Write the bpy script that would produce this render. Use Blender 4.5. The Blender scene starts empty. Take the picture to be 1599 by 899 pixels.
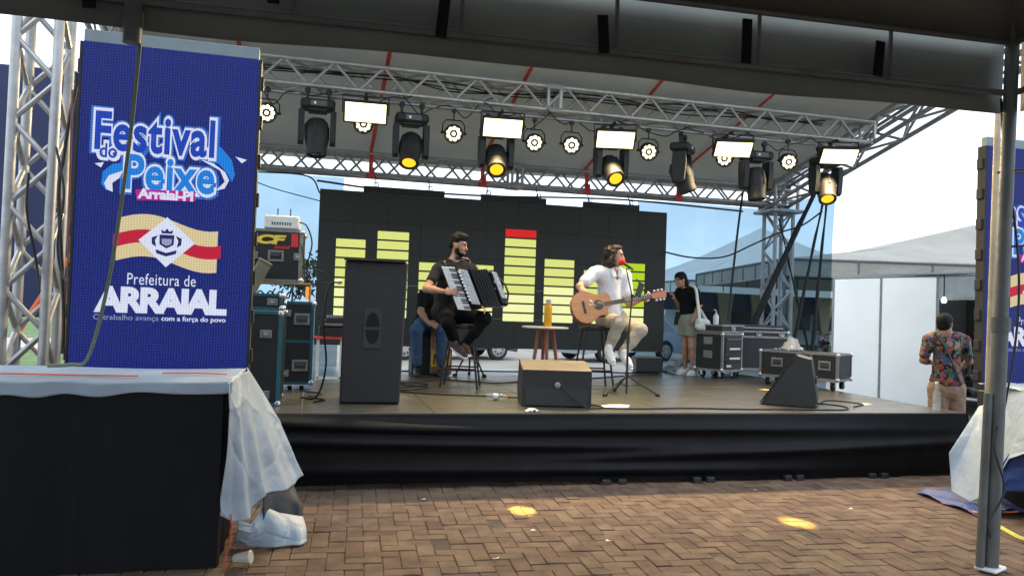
import bpy, bmesh, math, random
import numpy as np
from mathutils import Vector as V, Matrix as MX, Quaternion
random.seed(7)
scene = bpy.context.scene
COL = scene.collection
R = math.radians
# ------------------------------------------------------------------ camera
cam_d = bpy.data.cameras.new('camera'); cam = bpy.data.objects.new('camera', cam_d); COL.objects.link(cam)
cam_d.sensor_width = 36.0; cam_d.lens = 27.02; cam_d.clip_start = 0.05; cam_d.clip_end = 1500
_a, _p, _r = R(14.3), R(1.43), R(2.0)
fw = V((math.sin(_a)*math.cos(_p), math.cos(_a)*math.cos(_p), math.sin(_p)))
rt = fw.cross(V((0, 0, 1))).normalized(); up = rt.cross(fw)
cr = rt*math.cos(_r)+up*math.sin(_r); cu = -rt*math.sin(_r)+up*math.cos(_r)
cam.matrix_world = MX(((cr.x, cu.x, -fw.x, 0), (cr.y, cu.y, -fw.y, 0), (cr.z, cu.z, -fw.z, 1.6), (0, 0, 0, 1)))
scene.camera = cam
# ------------------------------------------------------------------ world, sun, exposure
EXPO = 0.68
EM = 1.0/2**EXPO
scene.view_settings.view_transform = 'Standard'; scene.view_settings.look = 'None'
scene.view_settings.exposure = EXPO; scene.view_settings.gamma = 1.0
SUN_EL, SUN_AZ = R(58), R(-112)
w = bpy.data.worlds.new('World'); scene.world = w; w.use_nodes = True
nt = w.node_tree; N = nt.nodes; L = nt.links; N.clear()
wo = N.new('ShaderNodeOutputWorld'); bg = N.new('ShaderNodeBackground'); sky = N.new('ShaderNodeTexSky')
sky.sky_type = 'NISHITA'; sky.sun_disc = False; sky.sun_elevation = SUN_EL; sky.sun_rotation = SUN_AZ
sky.air_density = 1.0; sky.dust_density = 1.5
tc = N.new('ShaderNodeTexCoord'); mp = N.new('ShaderNodeMapping'); mp.inputs['Scale'].default_value = (1.0, 1.0, 3.2)
nz = N.new('ShaderNodeTexNoise'); nz.inputs['Scale'].default_value = 2.6; nz.inputs['Detail'].default_value = 7; nz.inputs['Roughness'].default_value = 0.55
rp = N.new('ShaderNodeValToRGB'); rp.color_ramp.elements[0].position = 0.36; rp.color_ramp.elements[1].position = 0.66; rp.color_ramp.elements[0].color = (.72, .72, .72, 1)
nz2 = N.new('ShaderNodeTexNoise'); nz2.inputs['Scale'].default_value = 4.0; nz2.inputs['Detail'].default_value = 6
cc = N.new('ShaderNodeMix'); cc.data_type = 'RGBA'
cc.inputs[6].default_value = (8.0, 10.0, 12.2, 1); cc.inputs[7].default_value = (12.0, 13.0, 14.0, 1)
mx = N.new('ShaderNodeMix'); mx.data_type = 'RGBA'
L.new(tc.outputs['Generated'], mp.inputs['Vector']); L.new(mp.outputs[0], nz.inputs['Vector']); L.new(mp.outputs[0], nz2.inputs['Vector'])
L.new(nz.outputs['Fac'], rp.inputs[0]); L.new(nz2.outputs['Fac'], cc.inputs[0]); L.new(rp.outputs[0], mx.inputs[0])
L.new(sky.outputs[0], mx.inputs[6]); L.new(cc.outputs[2], mx.inputs[7]); L.new(mx.outputs[2], bg.inputs[0])
bg.inputs[1].default_value = 0.118
L.new(bg.outputs[0], wo.inputs[0])
sd = bpy.data.lights.new('sun', 'SUN'); sd.energy = .7; sd.angle = R(14); sd.color = (1, 0.96, 0.9)
so = bpy.data.objects.new('sun', sd); COL.objects.link(so)
sdir = V((math.sin(SUN_AZ)*math.cos(SUN_EL), math.cos(SUN_AZ)*math.cos(SUN_EL), math.sin(SUN_EL)))
so.rotation_euler = sdir.to_track_quat('Z', 'Y').to_euler(); so.location = (30, 30, 60)
scene.render.engine = 'CYCLES'
scene.cycles.max_bounces = 8; scene.cycles.transparent_max_bounces = 12
# ------------------------------------------------------------------ materials
MATS = {}
def lin(c):
    return tuple(((v/255)/12.92 if v/255 <= .04045 else ((v/255+.055)/1.055)**2.4) for v in c)
def mat(name, col=(.5, .5, .5), rough=.6, metal=0., var=.12, scale=8., bump=0., bscale=60., trans=0., spec=.5, dirt=0., stretch=(1, 1, 1), rnd=0., sheen=0., world=False, crumple=0.):
    if name in MATS: return MATS[name]
    m = bpy.data.materials.new(name); m.use_nodes = True; MATS[name] = m
    t = m.node_tree; n = t.nodes; l = t.links; b = n['Principled BSDF']
    b.inputs['Roughness'].default_value = rough; b.inputs['Metallic'].default_value = metal
    b.inputs['Specular IOR Level'].default_value = spec
    if sheen: b.inputs['Sheen Weight'].default_value = sheen
    tcn = n.new('ShaderNodeTexCoord'); mpn = n.new('ShaderNodeMapping'); mpn.inputs['Scale'].default_value = stretch
    geo_ = n.new('ShaderNodeNewGeometry') if world else None
    l.new(geo_.outputs['Position'] if world else tcn.outputs['Object'], mpn.inputs[0])
    noi = n.new('ShaderNodeTexNoise'); noi.inputs['Scale'].default_value = scale; noi.inputs['Detail'].default_value = 6
    l.new(mpn.outputs[0], noi.inputs['Vector'])
    ramp = n.new('ShaderNodeValToRGB'); e = ramp.color_ramp.elements
    e[0].position = .3; e[1].position = .72
    e[0].color = tuple(c*(1-var) for c in col)+(1,); e[1].color = tuple(min(1, c*(1+var)) for c in col)+(1,)
    l.new(noi.outputs['Fac'], ramp.inputs[0]); out = ramp.outputs[0]
    if dirt:
        n3 = n.new('ShaderNodeTexNoise'); n3.inputs['Scale'].default_value = scale*.33; n3.inputs['Detail'].default_value = 9; n3.inputs['Roughness'].default_value = .7
        l.new(mpn.outputs[0], n3.inputs['Vector'])
        r3 = n.new('ShaderNodeValToRGB'); r3.color_ramp.elements[0].position = .48; r3.color_ramp.elements[1].position = .7
        l.new(n3.outputs['Fac'], r3.inputs[0])
        mt = n.new('ShaderNodeMath'); mt.operation = 'MULTIPLY'; mt.inputs[1].default_value = dirt; l.new(r3.outputs[0], mt.inputs[0])
        d = n.new('ShaderNodeMix'); d.data_type = 'RGBA'; l.new(mt.outputs[0], d.inputs[0]); l.new(out, d.inputs[6])
        d.inputs[7].default_value = tuple(c*.45+.02 for c in col)+(1,); out = d.outputs[2]
        rr = n.new('ShaderNodeMapRange'); rr.inputs[3].default_value = rough; rr.inputs[4].default_value = min(1, rough+.25)
        l.new(r3.outputs[0], rr.inputs[0]); l.new(rr.outputs[0], b.inputs['Roughness'])
    if rnd:
        oi = n.new('ShaderNodeObjectInfo'); ge = n.new('ShaderNodeNewGeometry')
        ad = n.new('ShaderNodeMath'); ad.operation = 'ADD'; l.new(oi.outputs['Random'], ad.inputs[0]); l.new(ge.outputs['Random Per Island'], ad.inputs[1])
        fr = n.new('ShaderNodeMath'); fr.operation = 'FRACT'; l.new(ad.outputs[0], fr.inputs[0])
        mr = n.new('ShaderNodeMapRange'); mr.inputs[3].default_value = 1-rnd; mr.inputs[4].default_value = 1+rnd; l.new(fr.outputs[0], mr.inputs[0])
        hv = n.new('ShaderNodeHueSaturation'); l.new(mr.outputs[0], hv.inputs['Value']); l.new(out, hv.inputs['Color']); out = hv.outputs[0]
        mr2 = n.new('ShaderNodeMapRange'); mr2.inputs[3].default_value = .49; mr2.inputs[4].default_value = .515; l.new(fr.outputs[0], mr2.inputs[0]); l.new(mr2.outputs[0], hv.inputs['Hue'])
    l.new(out, b.inputs['Base Color'])
    if bump:
        nb = n.new('ShaderNodeTexNoise'); nb.inputs['Scale'].default_value = bscale; nb.inputs['Detail'].default_value = 5; l.new(mpn.outputs[0], nb.inputs['Vector'])
        bn = n.new('ShaderNodeBump'); bn.inputs['Strength'].default_value = bump; bn.inputs['Distance'].default_value = .02
        hgt = nb.outputs['Fac']
        if crumple:
            dn = n.new('ShaderNodeTexNoise'); dn.inputs['Scale'].default_value = 2.5; l.new(mpn.outputs[0], dn.inputs['Vector'])
            av = n.new('ShaderNodeVectorMath'); av.operation = 'MULTIPLY_ADD'; l.new(dn.outputs['Color'], av.inputs[0]); av.inputs[1].default_value = (.5, .5, .5); l.new(mpn.outputs[0], av.inputs[2])
            hs_ = None
            for sc_, wt_ in ((5., 1.), (12., .4)):
                vo = n.new('ShaderNodeTexVoronoi'); vo.inputs['Scale'].default_value = sc_; l.new(av.outputs[0], vo.inputs['Vector'])
                mu = n.new('ShaderNodeMath'); mu.operation = 'MULTIPLY_ADD'; mu.inputs[1].default_value = wt_*crumple; l.new(vo.outputs['Distance'], mu.inputs[0])
                if hs_ is None: l.new(nb.outputs['Fac'], mu.inputs[2])
                else: l.new(hs_, mu.inputs[2])
                hs_ = mu.outputs[0]
            hgt = hs_
        l.new(hgt, bn.inputs['Height']); l.new(bn.outputs[0], b.inputs['Normal'])
    if trans:
        tr = n.new('ShaderNodeBsdfTranslucent'); l.new(out, tr.inputs[0])
        ms = n.new('ShaderNodeMixShader'); ms.inputs[0].default_value = trans
        l.new(b.outputs[0], ms.inputs[1]); l.new(tr.outputs[0], ms.inputs[2]); l.new(ms.outputs[0], n['Material Output'].inputs[0])
    return m
def emat(name, srgb, k=1., pix=0., base=.006, amp=.05):
    """A lit screen or lamp: emission given as the colour it shows, with a fine LED pixel grid."""
    if name in MATS: return MATS[name]
    m = bpy.data.materials.new(name); m.use_nodes = True; MATS[name] = m
    n = m.node_tree.nodes; l = m.node_tree.links; b = n['Principled BSDF']
    c = lin(srgb); b.inputs['Base Color'].default_value = (base, base, base, 1); b.inputs['Roughness'].default_value = .6; b.inputs['Specular IOR Level'].default_value = .15
    b.inputs['Emission Strength'].default_value = EM*k; b.inputs['Emission Color'].default_value = c+(1,)
    if pix:
        tcn = n.new('ShaderNodeTexCoord'); prev = None
        sx = n.new('ShaderNodeSeparateXYZ'); l.new(tcn.outputs['Object'], sx.inputs[0])
        for ax in (0, 2):
            mu = n.new('ShaderNodeMath'); mu.operation = 'MULTIPLY'; mu.inputs[1].default_value = 2*math.pi/.0187; l.new(sx.outputs[ax], mu.inputs[0])
            si = n.new('ShaderNodeMath'); si.operation = 'SINE'; l.new(mu.outputs[0], si.inputs[0])
            mr = n.new('ShaderNodeMapRange'); mr.inputs[1].default_value = -1; mr.inputs[3].default_value = 1-pix; mr.inputs[4].default_value = 1+pix*.6; l.new(si.outputs[0], mr.inputs[0])
            if prev is None: prev = mr
            else:
                mm = n.new('ShaderNodeMath'); mm.operation = 'MULTIPLY'; l.new(prev.outputs[0], mm.inputs[0]); l.new(mr.outputs[0], mm.inputs[1]); prev = mm
        noi = n.new('ShaderNodeTexNoise'); noi.inputs['Scale'].default_value = 70; noi.inputs['Detail'].default_value = 2; l.new(tcn.outputs['Object'], noi.inputs['Vector'])
        mr = n.new('ShaderNodeMapRange'); mr.inputs[1].default_value = .3; mr.inputs[2].default_value = .7; mr.inputs[3].default_value = (1-amp)*EM*k; mr.inputs[4].default_value = (1+amp)*EM*k; l.new(noi.outputs['Fac'], mr.inputs[0])
        mm = n.new('ShaderNodeMath'); mm.operation = 'MULTIPLY'; l.new(prev.outputs[0], mm.inputs[0]); l.new(mr.outputs[0], mm.inputs[1])
        l.new(mm.outputs[0], b.inputs['Emission Strength'])
    return m
def glass(name, col=(1, 1, 1), rough=.02, alpha=.25):
    if name in MATS: return MATS[name]
    m = bpy.data.materials.new(name); m.use_nodes = True; MATS[name] = m
    n = m.node_tree.nodes; l = m.node_tree.links; b = n['Principled BSDF']
    b.inputs['Base Color'].default_value = col+(1,); b.inputs['Roughness'].default_value = rough
    tr = n.new('ShaderNodeBsdfTransparent'); tr.inputs[0].default_value = col+(1,)
    ms = n.new('ShaderNodeMixShader'); ms.inputs[0].default_value = alpha
    l.new(tr.outputs[0], ms.inputs[1]); l.new(b.outputs[0], ms.inputs[2]); l.new(ms.outputs[0], n['Material Output'].inputs[0])
    return m
# ------------------------------------------------------------------ mesh helpers
def frame(p0, p1):
    d = (V(p1)-V(p0)); ln = d.length; d = d/ln if ln > 1e-9 else V((0, 0, 1))
    a = V((0, 0, 1)) if abs(d.z) < .95 else V((1, 0, 0))
    s = d.cross(a).normalized(); t = s.cross(d)
    return d, s, t, ln
class MB:
    def __init__(self): self.v = []; self.f = []
    def add(self, vs, fs):
        o = len(self.v); self.v += [tuple(q) for q in vs]; self.f += [tuple(i+o for i in q) for q in fs]; return self
    def box(self, c, s, rz=0, bev=0., M=None):
        x, y, z = s[0]/2, s[1]/2, s[2]/2; m = M or (MX.Translation(V(c)) @ MX.Rotation(rz, 4, 'Z'))
        if M: m = M @ MX.Translation(V(c)) @ MX.Rotation(rz, 4, 'Z')
        if not bev:
            vs = [m @ V((i*x, j*y, k*z)) for k in (-1, 1) for j in (-1, 1) for i in (-1, 1)]
            fs = [(0, 2, 3, 1), (4, 5, 7, 6), (0, 1, 5, 4), (2, 6, 7, 3), (0, 4, 6, 2), (1, 3, 7, 5)]
            return self.add(vs, fs)
        b = min(bev, x*.49, y*.49, z*.49); vs = []; ix = {}
        for i in (-1, 1):
            for j in (-1, 1):
                for k in (-1, 1):
                    for a in range(3):
                        p = [i*(x-b), j*(y-b), k*(z-b)]; p[a] = (i*x, j*y, k*z)[a]
                        ix[(i, j, k, a)] = len(vs); vs.append(m @ V(p))
        fs = []
        S = (-1, 1)
        for a in range(3):
            for s1 in S:
                q = []
                for (u, w_) in ((-1, -1), (1, -1), (1, 1), (-1, 1)):
                    t = [0, 0, 0]; t[a] = s1; t[(a+1) % 3] = u; t[(a+2) % 3] = w_; q.append(ix[(*t, a)])
                fs.append(q if s1 > 0 else q[::-1])
        for a in range(3):
            b1, b2 = (a+1) % 3, (a+2) % 3
            for u in S:
                for w_ in S:
                    lo = [0]*3; lo[a] = -1; lo[b1] = u; lo[b2] = w_; hi = lo[:]; hi[a] = 1
                    q = [ix[(*lo, b1)], ix[(*hi, b1)], ix[(*hi, b2)], ix[(*lo, b2)]]
                    fs.append(q if u*w_ < 0 else q[::-1])
        for i in S:
            for j in S:
                for k in S:
                    q = [ix[(i, j, k, 0)], ix[(i, j, k, 1)], ix[(i, j, k, 2)]]; fs.append(q if i*j*k > 0 else q[::-1])
        return self.add(vs, fs)
    def cyl(self, p0, p1, r0, r1=None, n=10, cap=True):
        r1 = r0 if r1 is None else r1; d, s, t, ln = frame(p0, p1); vs = []
        for p, r in ((V(p0), r0), (V(p1), r1)):
            for i in range(n):
                a = 2*math.pi*i/n; vs.append(p+s*(r*math.cos(a))+t*(r*math.sin(a)))
        fs = [(i+n, (i+1) % n+n, (i+1) % n, i) for i in range(n)]
        if cap: fs += [tuple(range(n)), tuple(range(2*n-1, n-1, -1))]
        return self.add(vs, fs)
    def tube(self, pts, r, n=6):
        P = [V(p) for p in pts]; m = len(P); rs = r if isinstance(r, (list, tuple)) else [r]*m; vs = []; s = None
        for i, p in enumerate(P):
            d = (P[min(i+1, m-1)]-P[max(i-1, 0)]).normalized()
            if s is None: _, s, t, _ = frame((0, 0, 0), d)
            s = (s-d*s.dot(d)).normalized(); t = s.cross(d)
            for k in range(n):
                a = 2*math.pi*k/n; vs.append(p+s*(rs[i]*math.cos(a))+t*(rs[i]*math.sin(a)))
        fs = [(i*n+k+n, i*n+(k+1) % n+n, i*n+(k+1) % n, i*n+k) for i in range(m-1) for k in range(n)]
        fs += [tuple(range(n)), tuple(range(m*n-1, (m-1)*n-1, -1))]
        return self.add(vs, fs)
    def lathe(self, prof, M=None, n=16):
        M = M or MX(); vs = []; m = len(prof)
        for r, z in prof:
            for k in range(n):
                a = 2*math.pi*k/n; vs.append(M @ V((max(r, 1e-4)*math.cos(a), max(r, 1e-4)*math.sin(a), z)))
        fs = [(i*n+k, i*n+(k+1) % n, i*n+(k+1) % n+n, i*n+k+n) for i in range(m-1) for k in range(n)]
        fs += [tuple(range(n-1, -1, -1)), tuple(range((m-1)*n, m*n))]
        return self.add(vs, fs)
    def prism(self, poly, h0, h1, M=None):
        M = M or MX(); n = len(poly)
        vs = [M @ V((x, y, h0)) for x, y in poly]+[M @ V((x, y, h1)) for x, y in poly]
        fs = [tuple(range(n-1, -1, -1)), tuple(range(n, 2*n))]+[(i, (i+1) % n, (i+1) % n+n, i+n) for i in range(n)]
        return self.add(vs, fs)
    def grid(self, fn, nu, nv, thick=0.):
        vs = [fn(i/nu, j/nv) for j in range(nv+1) for i in range(nu+1)]
        fs = [(j*(nu+1)+i, j*(nu+1)+i+1, (j+1)*(nu+1)+i+1, (j+1)*(nu+1)+i) for j in range(nv) for i in range(nu)]
        return self.add(vs, fs)
    def build(self, name, m, parent=None, smooth=40, loc=None, sub=0, solid=0.):
        me = bpy.data.meshes.new(name); me.from_pydata(self.v, [], self.f); me.update()
        return mesh_obj(name, me, m, parent, smooth, loc, solid, sub)
def mesh_obj(name, me, m, parent=None, smooth=40, loc=None, solid=0., sub=0):
    if m and not me.materials: me.materials.append(MATS[m] if isinstance(m, str) else m)
    if smooth:
        me.polygons.foreach_set('use_smooth', [True]*len(me.polygons)); me.set_sharp_from_angle(angle=R(smooth))
    o = bpy.data.objects.new(name, me); COL.objects.link(o); o.parent = parent
    if loc is not None: o.location = loc
    if solid:
        s = o.modifiers.new('solid', 'SOLIDIFY'); s.thickness = solid; s.offset = 0
    if sub:
        s = o.modifiers.new('sub', 'SUBSURF'); s.levels = s.render_levels = sub
    return o
def tag(o, label=None, cat=None, group=None, kind=None):
    if label: o['label'] = label
    if cat: o['category'] = cat
    if group: o['group'] = group
    if kind: o['kind'] = kind
    return o
def thing(name, label, cat, loc=(0, 0, 0), rz=0, group=None):
    o = bpy.data.objects.new(name, None); COL.objects.link(o); o.location = loc; o.rotation_euler = (0, 0, rz); o.empty_display_size = .1
    return tag(o, label, cat, group)
def copy_tree(o, parent=None):
    c = o.copy(); COL.objects.link(c); c.parent = parent
    for ch in list(o.children): copy_tree(ch, c)
    return c
def bez(pts, n=8):
    """Catmull-Rom through the points."""
    P = [V(p) for p in pts]; P = [P[0]*2-P[1]]+P+[P[-1]*2-P[-2]]; out = []
    for i in range(1, len(P)-2):
        for k in range(n):
            t = k/n; a, b, c, d = P[i-1], P[i], P[i+1], P[i+2]
            out.append(.5*((2*b)+(c-a)*t+(2*a-5*b+4*c-d)*t*t+(3*b-a-3*c+d)*t**3))
    out.append(P[-2]); return out
def cable(name, pts, r, m, label, cat='cable', group=None, n=8, sides=6):
    return tag(MB().tube(bez(pts, n), r, sides).build(name, m), label, cat, group)
_dg = None
def text_mesh(name, body, x0, x1, z0, z1, y, m, parent, bold=0., shear=0., sp=1., fx=True, tilt=0.):
    """Flat lettering standing in an XZ plane (facing -Y), fitted to the box x0..x1, z0..z1."""
    cu_ = bpy.data.curves.new(name, 'FONT'); cu_.body = body; cu_.offset = bold; cu_.shear = shear; cu_.space_character = sp; cu_.resolution_u = 4
    o = bpy.data.objects.new('tmp', cu_); COL.objects.link(o); bpy.context.view_layer.update()
    me = bpy.data.meshes.new_from_object(o.evaluated_get(bpy.context.evaluated_depsgraph_get()))
    bpy.data.objects.remove(o); bpy.data.curves.remove(cu_)
    n = len(me.vertices); co = np.zeros(n*3); me.vertices.foreach_get('co', co); co = co.reshape(-1, 3)
    mn, mx_ = co.min(0), co.max(0); sx = (x1-x0)/(mx_[0]-mn[0]); sz = (z1-z0)/(mx_[1]-mn[1])
    new = np.zeros_like(co); new[:, 0] = x0+(co[:, 0]-mn[0])*sx; new[:, 1] = y; new[:, 2] = z0+(co[:, 1]-mn[1])*sz+tilt*(new[:, 0]-x0)
    me.vertices.foreach_set('co', new.ravel()); me.name = name; me.materials.clear(); me.update()
    return mesh_obj(name, me, m, parent, 0)
# ------------------------------------------------------------------ implicit surfaces for bodies and cloth
def sdf_mesh(name, prims, res, m, parent, k=.03, cuts=(), noise=0., origin=(0, 0, 0), smooth=60, kz=None):
    """prims: ('c', a, ra, b, rb) tapered limb, ('e', centre, radii, 3x3 rows) ellipsoid; optional last item = blend; ('-c'/'-e') subtracts. Meshed by surface nets."""
    lo = np.full(3, 1e9); hi = -lo
    for p in prims:
        if p[0] == 'c': pts = [(p[1], p[2]), (p[3], p[4])]
        elif p[0] == 'e': pts = [(p[1], max(p[2]))]
        else: continue
        for c, r in pts: lo = np.minimum(lo, np.array(c)-r-.02); hi = np.maximum(hi, np.array(c)+r+.02)
    n = np.ceil((hi-lo)/res).astype(int)+2
    G = np.full(n, .3, np.float32)
    ax = [lo[i]+np.arange(n[i])*res for i in range(3)]
    def region(p, pad):
        if p[0][-1] == 'c': mn = np.minimum(np.array(p[1])-p[2], np.array(p[3])-p[4]); mxx = np.maximum(np.array(p[1])+p[2], np.array(p[3])+p[4])
        else: mn = np.array(p[1])-max(p[2]); mxx = np.array(p[1])+max(p[2])
        a = np.maximum(((mn-pad-lo)/res).astype(int), 0); b = np.minimum(((mxx+pad-lo)/res).astype(int)+2, n)
        return tuple(slice(a[i], max(b[i], a[i]+1)) for i in range(3))
    for p in prims:
        kk = k
        if p[0][-1] == 'c' and len(p) > 5: kk = p[5]
        if p[0][-1] == 'e' and len(p) > 4: kk = p[4]
        sl = region(p, kk+.03)
        X_, Y_, Z_ = np.meshgrid(ax[0][sl[0]], ax[1][sl[1]], ax[2][sl[2]], indexing='ij')
        if p[0][-1] == 'c':
            a = np.array(p[1], float); b = np.array(p[3], float); d = b-a; dd = d@d+1e-12
            t = np.clip(((X_-a[0])*d[0]+(Y_-a[1])*d[1]+(Z_-a[2])*d[2])/dd, 0, 1)
            q = np.sqrt((X_-a[0]-t*d[0])**2+(Y_-a[1]-t*d[1])**2+(Z_-a[2]-t*d[2])**2)-(p[2]+(p[4]-p[2])*t)
        else:
            c = p[1]; rr = p[2]; A = np.array(p[3], float) if len(p) > 3 and p[3] is not None else np.eye(3)
            dx, dy, dz = X_-c[0], Y_-c[1], Z_-c[2]
            u = [(A[i][0]*dx+A[i][1]*dy+A[i][2]*dz) for i in range(3)]
            k0 = np.sqrt(sum((u[i]/rr[i])**2 for i in range(3))); k1 = np.sqrt(sum((u[i]/rr[i]**2)**2 for i in range(3)))+1e-9
            q = k0*(k0-1)/k1
        g = G[sl]
        if p[0][0] == '-':
            G[sl] = np.maximum(g, -q)
        else:
            h = np.clip(.5+.5*(g-q)/kk, 0, 1); G[sl] = g*(1-h)+q*h-kk*h*(1-h)
    if cuts or noise:
        X_, Y_, Z_ = np.meshgrid(ax[0], ax[1], ax[2], indexing='ij')
        for (o_, nn) in cuts:
            G = np.maximum(G, (X_-o_[0])*nn[0]+(Y_-o_[1])*nn[1]+(Z_-o_[2])*nn[2])
        if noise:
            G = G+noise*(np.sin(X_*61+Z_*37+1.3*np.sin(Y_*53))+np.sin(Y_*71-Z_*44+np.sin(X_*90))*.8+.6*np.sin(Z_*118+X_*33)).astype(np.float32)
    G = G.astype(np.float32); ins = G < 0
    c8 = [(i, j, l_) for i in (0, 1) for j in (0, 1) for l_ in (0, 1)]
    cut = lambda A_, o_: A_[o_[0]:A_.shape[0]-1+o_[0], o_[1]:A_.shape[1]-1+o_[1], o_[2]:A_.shape[2]-1+o_[2]]
    cnt = sum(cut(ins, o_).astype(np.int8) for o_ in c8); act = (cnt > 0) & (cnt < 8)
    idx = np.full(act.shape, -1, np.int64); ids = np.argwhere(act); idx[act] = np.arange(len(ids))
    pos = np.zeros((len(ids), 3)); wt = np.zeros(len(ids))
    for a in c8:
        for d in range(3):
            if a[d]: continue
            b = list(a); b[d] = 1
            ga = G[tuple((ids+a).T)]; gb = G[tuple((ids+b).T)]; s = (ga < 0) != (gb < 0)
            t = np.where(s, ga/np.where(s, ga-gb, 1), 0); e = np.array(a, float)[None, :].repeat(len(ids), 0); e[:, d] = t
            pos[s] += e[s]; wt[s] += 1
    pos = (pos/np.maximum(wt, 1)[:, None]+ids)*res+lo-np.array(origin)
    F_ = []
    for d in range(3):
        u, v_ = (d+1) % 3, (d+2) % 3
        a = [slice(None)]*3; b = [slice(None)]*3; a[d] = slice(0, -1); b[d] = slice(1, None)
        A_ = ins[tuple(a)]; B_ = ins[tuple(b)]; E_ = np.argwhere(A_ != B_)
        E_ = E_[(E_[:, u] > 0) & (E_[:, v_] > 0) & (E_[:, u] < n[u]-1) & (E_[:, v_] < n[v_]-1)]
        if not len(E_): continue
        fl = A_[tuple(E_.T)]; q = []
        for (du, dv) in ((-1, -1), (0, -1), (0, 0), (-1, 0)):
            o_ = E_.copy(); o_[:, u] += du; o_[:, v_] += dv; q.append(idx[tuple(o_.T)])
        q = np.stack(q, 1); q[~fl] = q[~fl][:, ::-1]; F_.append(q)
    F_ = np.concatenate(F_); F_ = F_[(F_ >= 0).all(1)]
    me = bpy.data.meshes.new(name); me.from_pydata(pos.tolist(), [], F_.tolist()); me.update()
    return mesh_obj(name, me, m, parent, smooth)
# ------------------------------------------------------------------ palette
mat('brick', (.148, .097, .069), .88, var=.32, scale=6, bump=.4, bscale=60, dirt=.5, rnd=.14, world=True, spec=.3)
mat('sand', (.075, .058, .045), .95, var=.4, scale=9, bump=.4)
mat('earth', (.25, .225, .195), .95, var=.2, scale=.6, bump=.3, bscale=8, dirt=.35)
mat('lawn', (.10, .16, .045), .95, var=.35, scale=1.5, bump=.5, bscale=14)
mat('alu', (.50, .50, .48), .42, .7, var=.10, scale=14, dirt=.35)
mat('alu_dull', (.42, .42, .42), .45, .6, var=.12, scale=10, dirt=.4)
mat('galv', (.40, .42, .42), .45, .7, var=.15, scale=9, dirt=.4)
mat('plywood', (.080, .073, .060), .30, var=.16, scale=5, dirt=.5, stretch=(1, 6, 1), bump=.05, rnd=.07)
mat('black_cloth', (.003, .0034, .005), .55, var=.25, scale=5, bump=.12, bscale=300, sheen=.0, spec=.22)
mat('black_paint', (.012, .0125, .0135), .55, var=.2, scale=12, bump=.15, bscale=220, dirt=.25)
mat('black_plastic', (.02, .02, .021), .42, var=.15, scale=20)
mat('rubber', (.012, .012, .012), .75)
mat('cable_black', (.012, .012, .013), .6)
mat('roof_vinyl', (.56, .57, .54), .6, var=.07, scale=1.2, trans=.22, dirt=.12)
mat('tent_vinyl', (.12, .132, .118), .7, var=.12, scale=.8, trans=.10, dirt=.25)
mat('tent_skirt', (.14, .15, .135), .65, var=.12, scale=1.5, trans=.12, dirt=.3)
mat('red_strap', (.62, .055, .035), .7, var=.15)
mat('orange_strap', (.75, .16, .05), .7, var=.15)
mat('white_paint', (.75, .76, .76), .5, var=.05)
mat('tarp_white', (.37, .44, .51), .36, var=.06, scale=3, bump=.55, bscale=9, trans=.12, dirt=.10, crumple=.7)
mat('tarp_blue', (.012, .045, .20), .5, var=.2, scale=8, bump=.2)
mat('pole_grey', (.10, .105, .10), .5, .1, var=.15, scale=7, dirt=.5)
# ------------------------------------------------------------------ ground
g = MB().grid(lambda u, v: ((u-.5)*900, v*900-80, 0), 30, 30).build('ground', 'earth', smooth=0); tag(g, kind='structure')
g = MB().grid(lambda u, v: (-90+u*85.5, 17.5+v*70, .004), 8, 8).build('lawn', 'lawn', smooth=0); tag(g, kind='structure')
g = MB().grid(lambda u, v: (14+u*70, 24.5+v*40, .004), 8, 8).build('lawn', 'lawn', smooth=0); tag(g, kind='structure')
mat('concrete', (.42, .40, .37), .9, var=.12, scale=2, dirt=.3)
g = MB().grid(lambda u, v: (-60+u*58, 12.6+v*1.7, .006), 8, 2).build('path', 'concrete', smooth=0); tag(g, kind='structure')
g = MB().grid(lambda u, v: (-60+u*55, 24.0+v*5.0, .008), 8, 2).build('path', 'concrete', smooth=0); tag(g, kind='structure')
# brick paving, herringbone
pav = MB().grid(lambda u, v: (-9+u*22, -4+v*11.6, .011), 4, 4).build('paving', 'sand', smooth=0); tag(pav, kind='structure')
bw = .112; gap = .0045
def brick_mesh(L_, W_):
    mb = MB(); mb.box((0, 0, .0), (L_-gap, W_-gap, .05), bev=.0045); me = bpy.data.meshes.new('brick'); me.from_pydata(mb.v, [], mb.f); me.update()
    me.materials.append(MATS['brick']); return me
rb = random.Random(3); Rz = MX.Rotation(R(-3), 3, 'Z'); bricks = []
for i in range(-110, 120):
    for j in range(-60, 75):
        s = (i-j) % 4
        if s == 0: c = ((i+1)*bw, (j+.5)*bw); rot = 0
        elif s == 3: c = ((i+.5)*bw, (j+1)*bw); rot = 90
        else: continue
        p = Rz @ V((c[0]+2, c[1]+5, 0))
        if -3.5 < p.x < 9.5 and 1.5 < p.y < 7.3: bricks.append((p.x, p.y, rot))
vis = [b for b in bricks if 3.95 < b[1] < 6.6 and -0.25 < b[0] < 5.9]
def score(b):
    d = math.hypot(b[0], b[1]); ang = math.degrees(math.atan2(b[0], b[1]))-14.3
    depth = d*math.cos(R(ang)); below = 1.6/depth
    inframe = abs(math.tan(R(ang))) < .655 and below < .345-.02*math.tan(R(ang))
    return d if inframe else 99+d
vis.sort(key=score); near = set(vis[:300])
me1 = brick_mesh(2*bw, bw); rest = MB()
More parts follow.
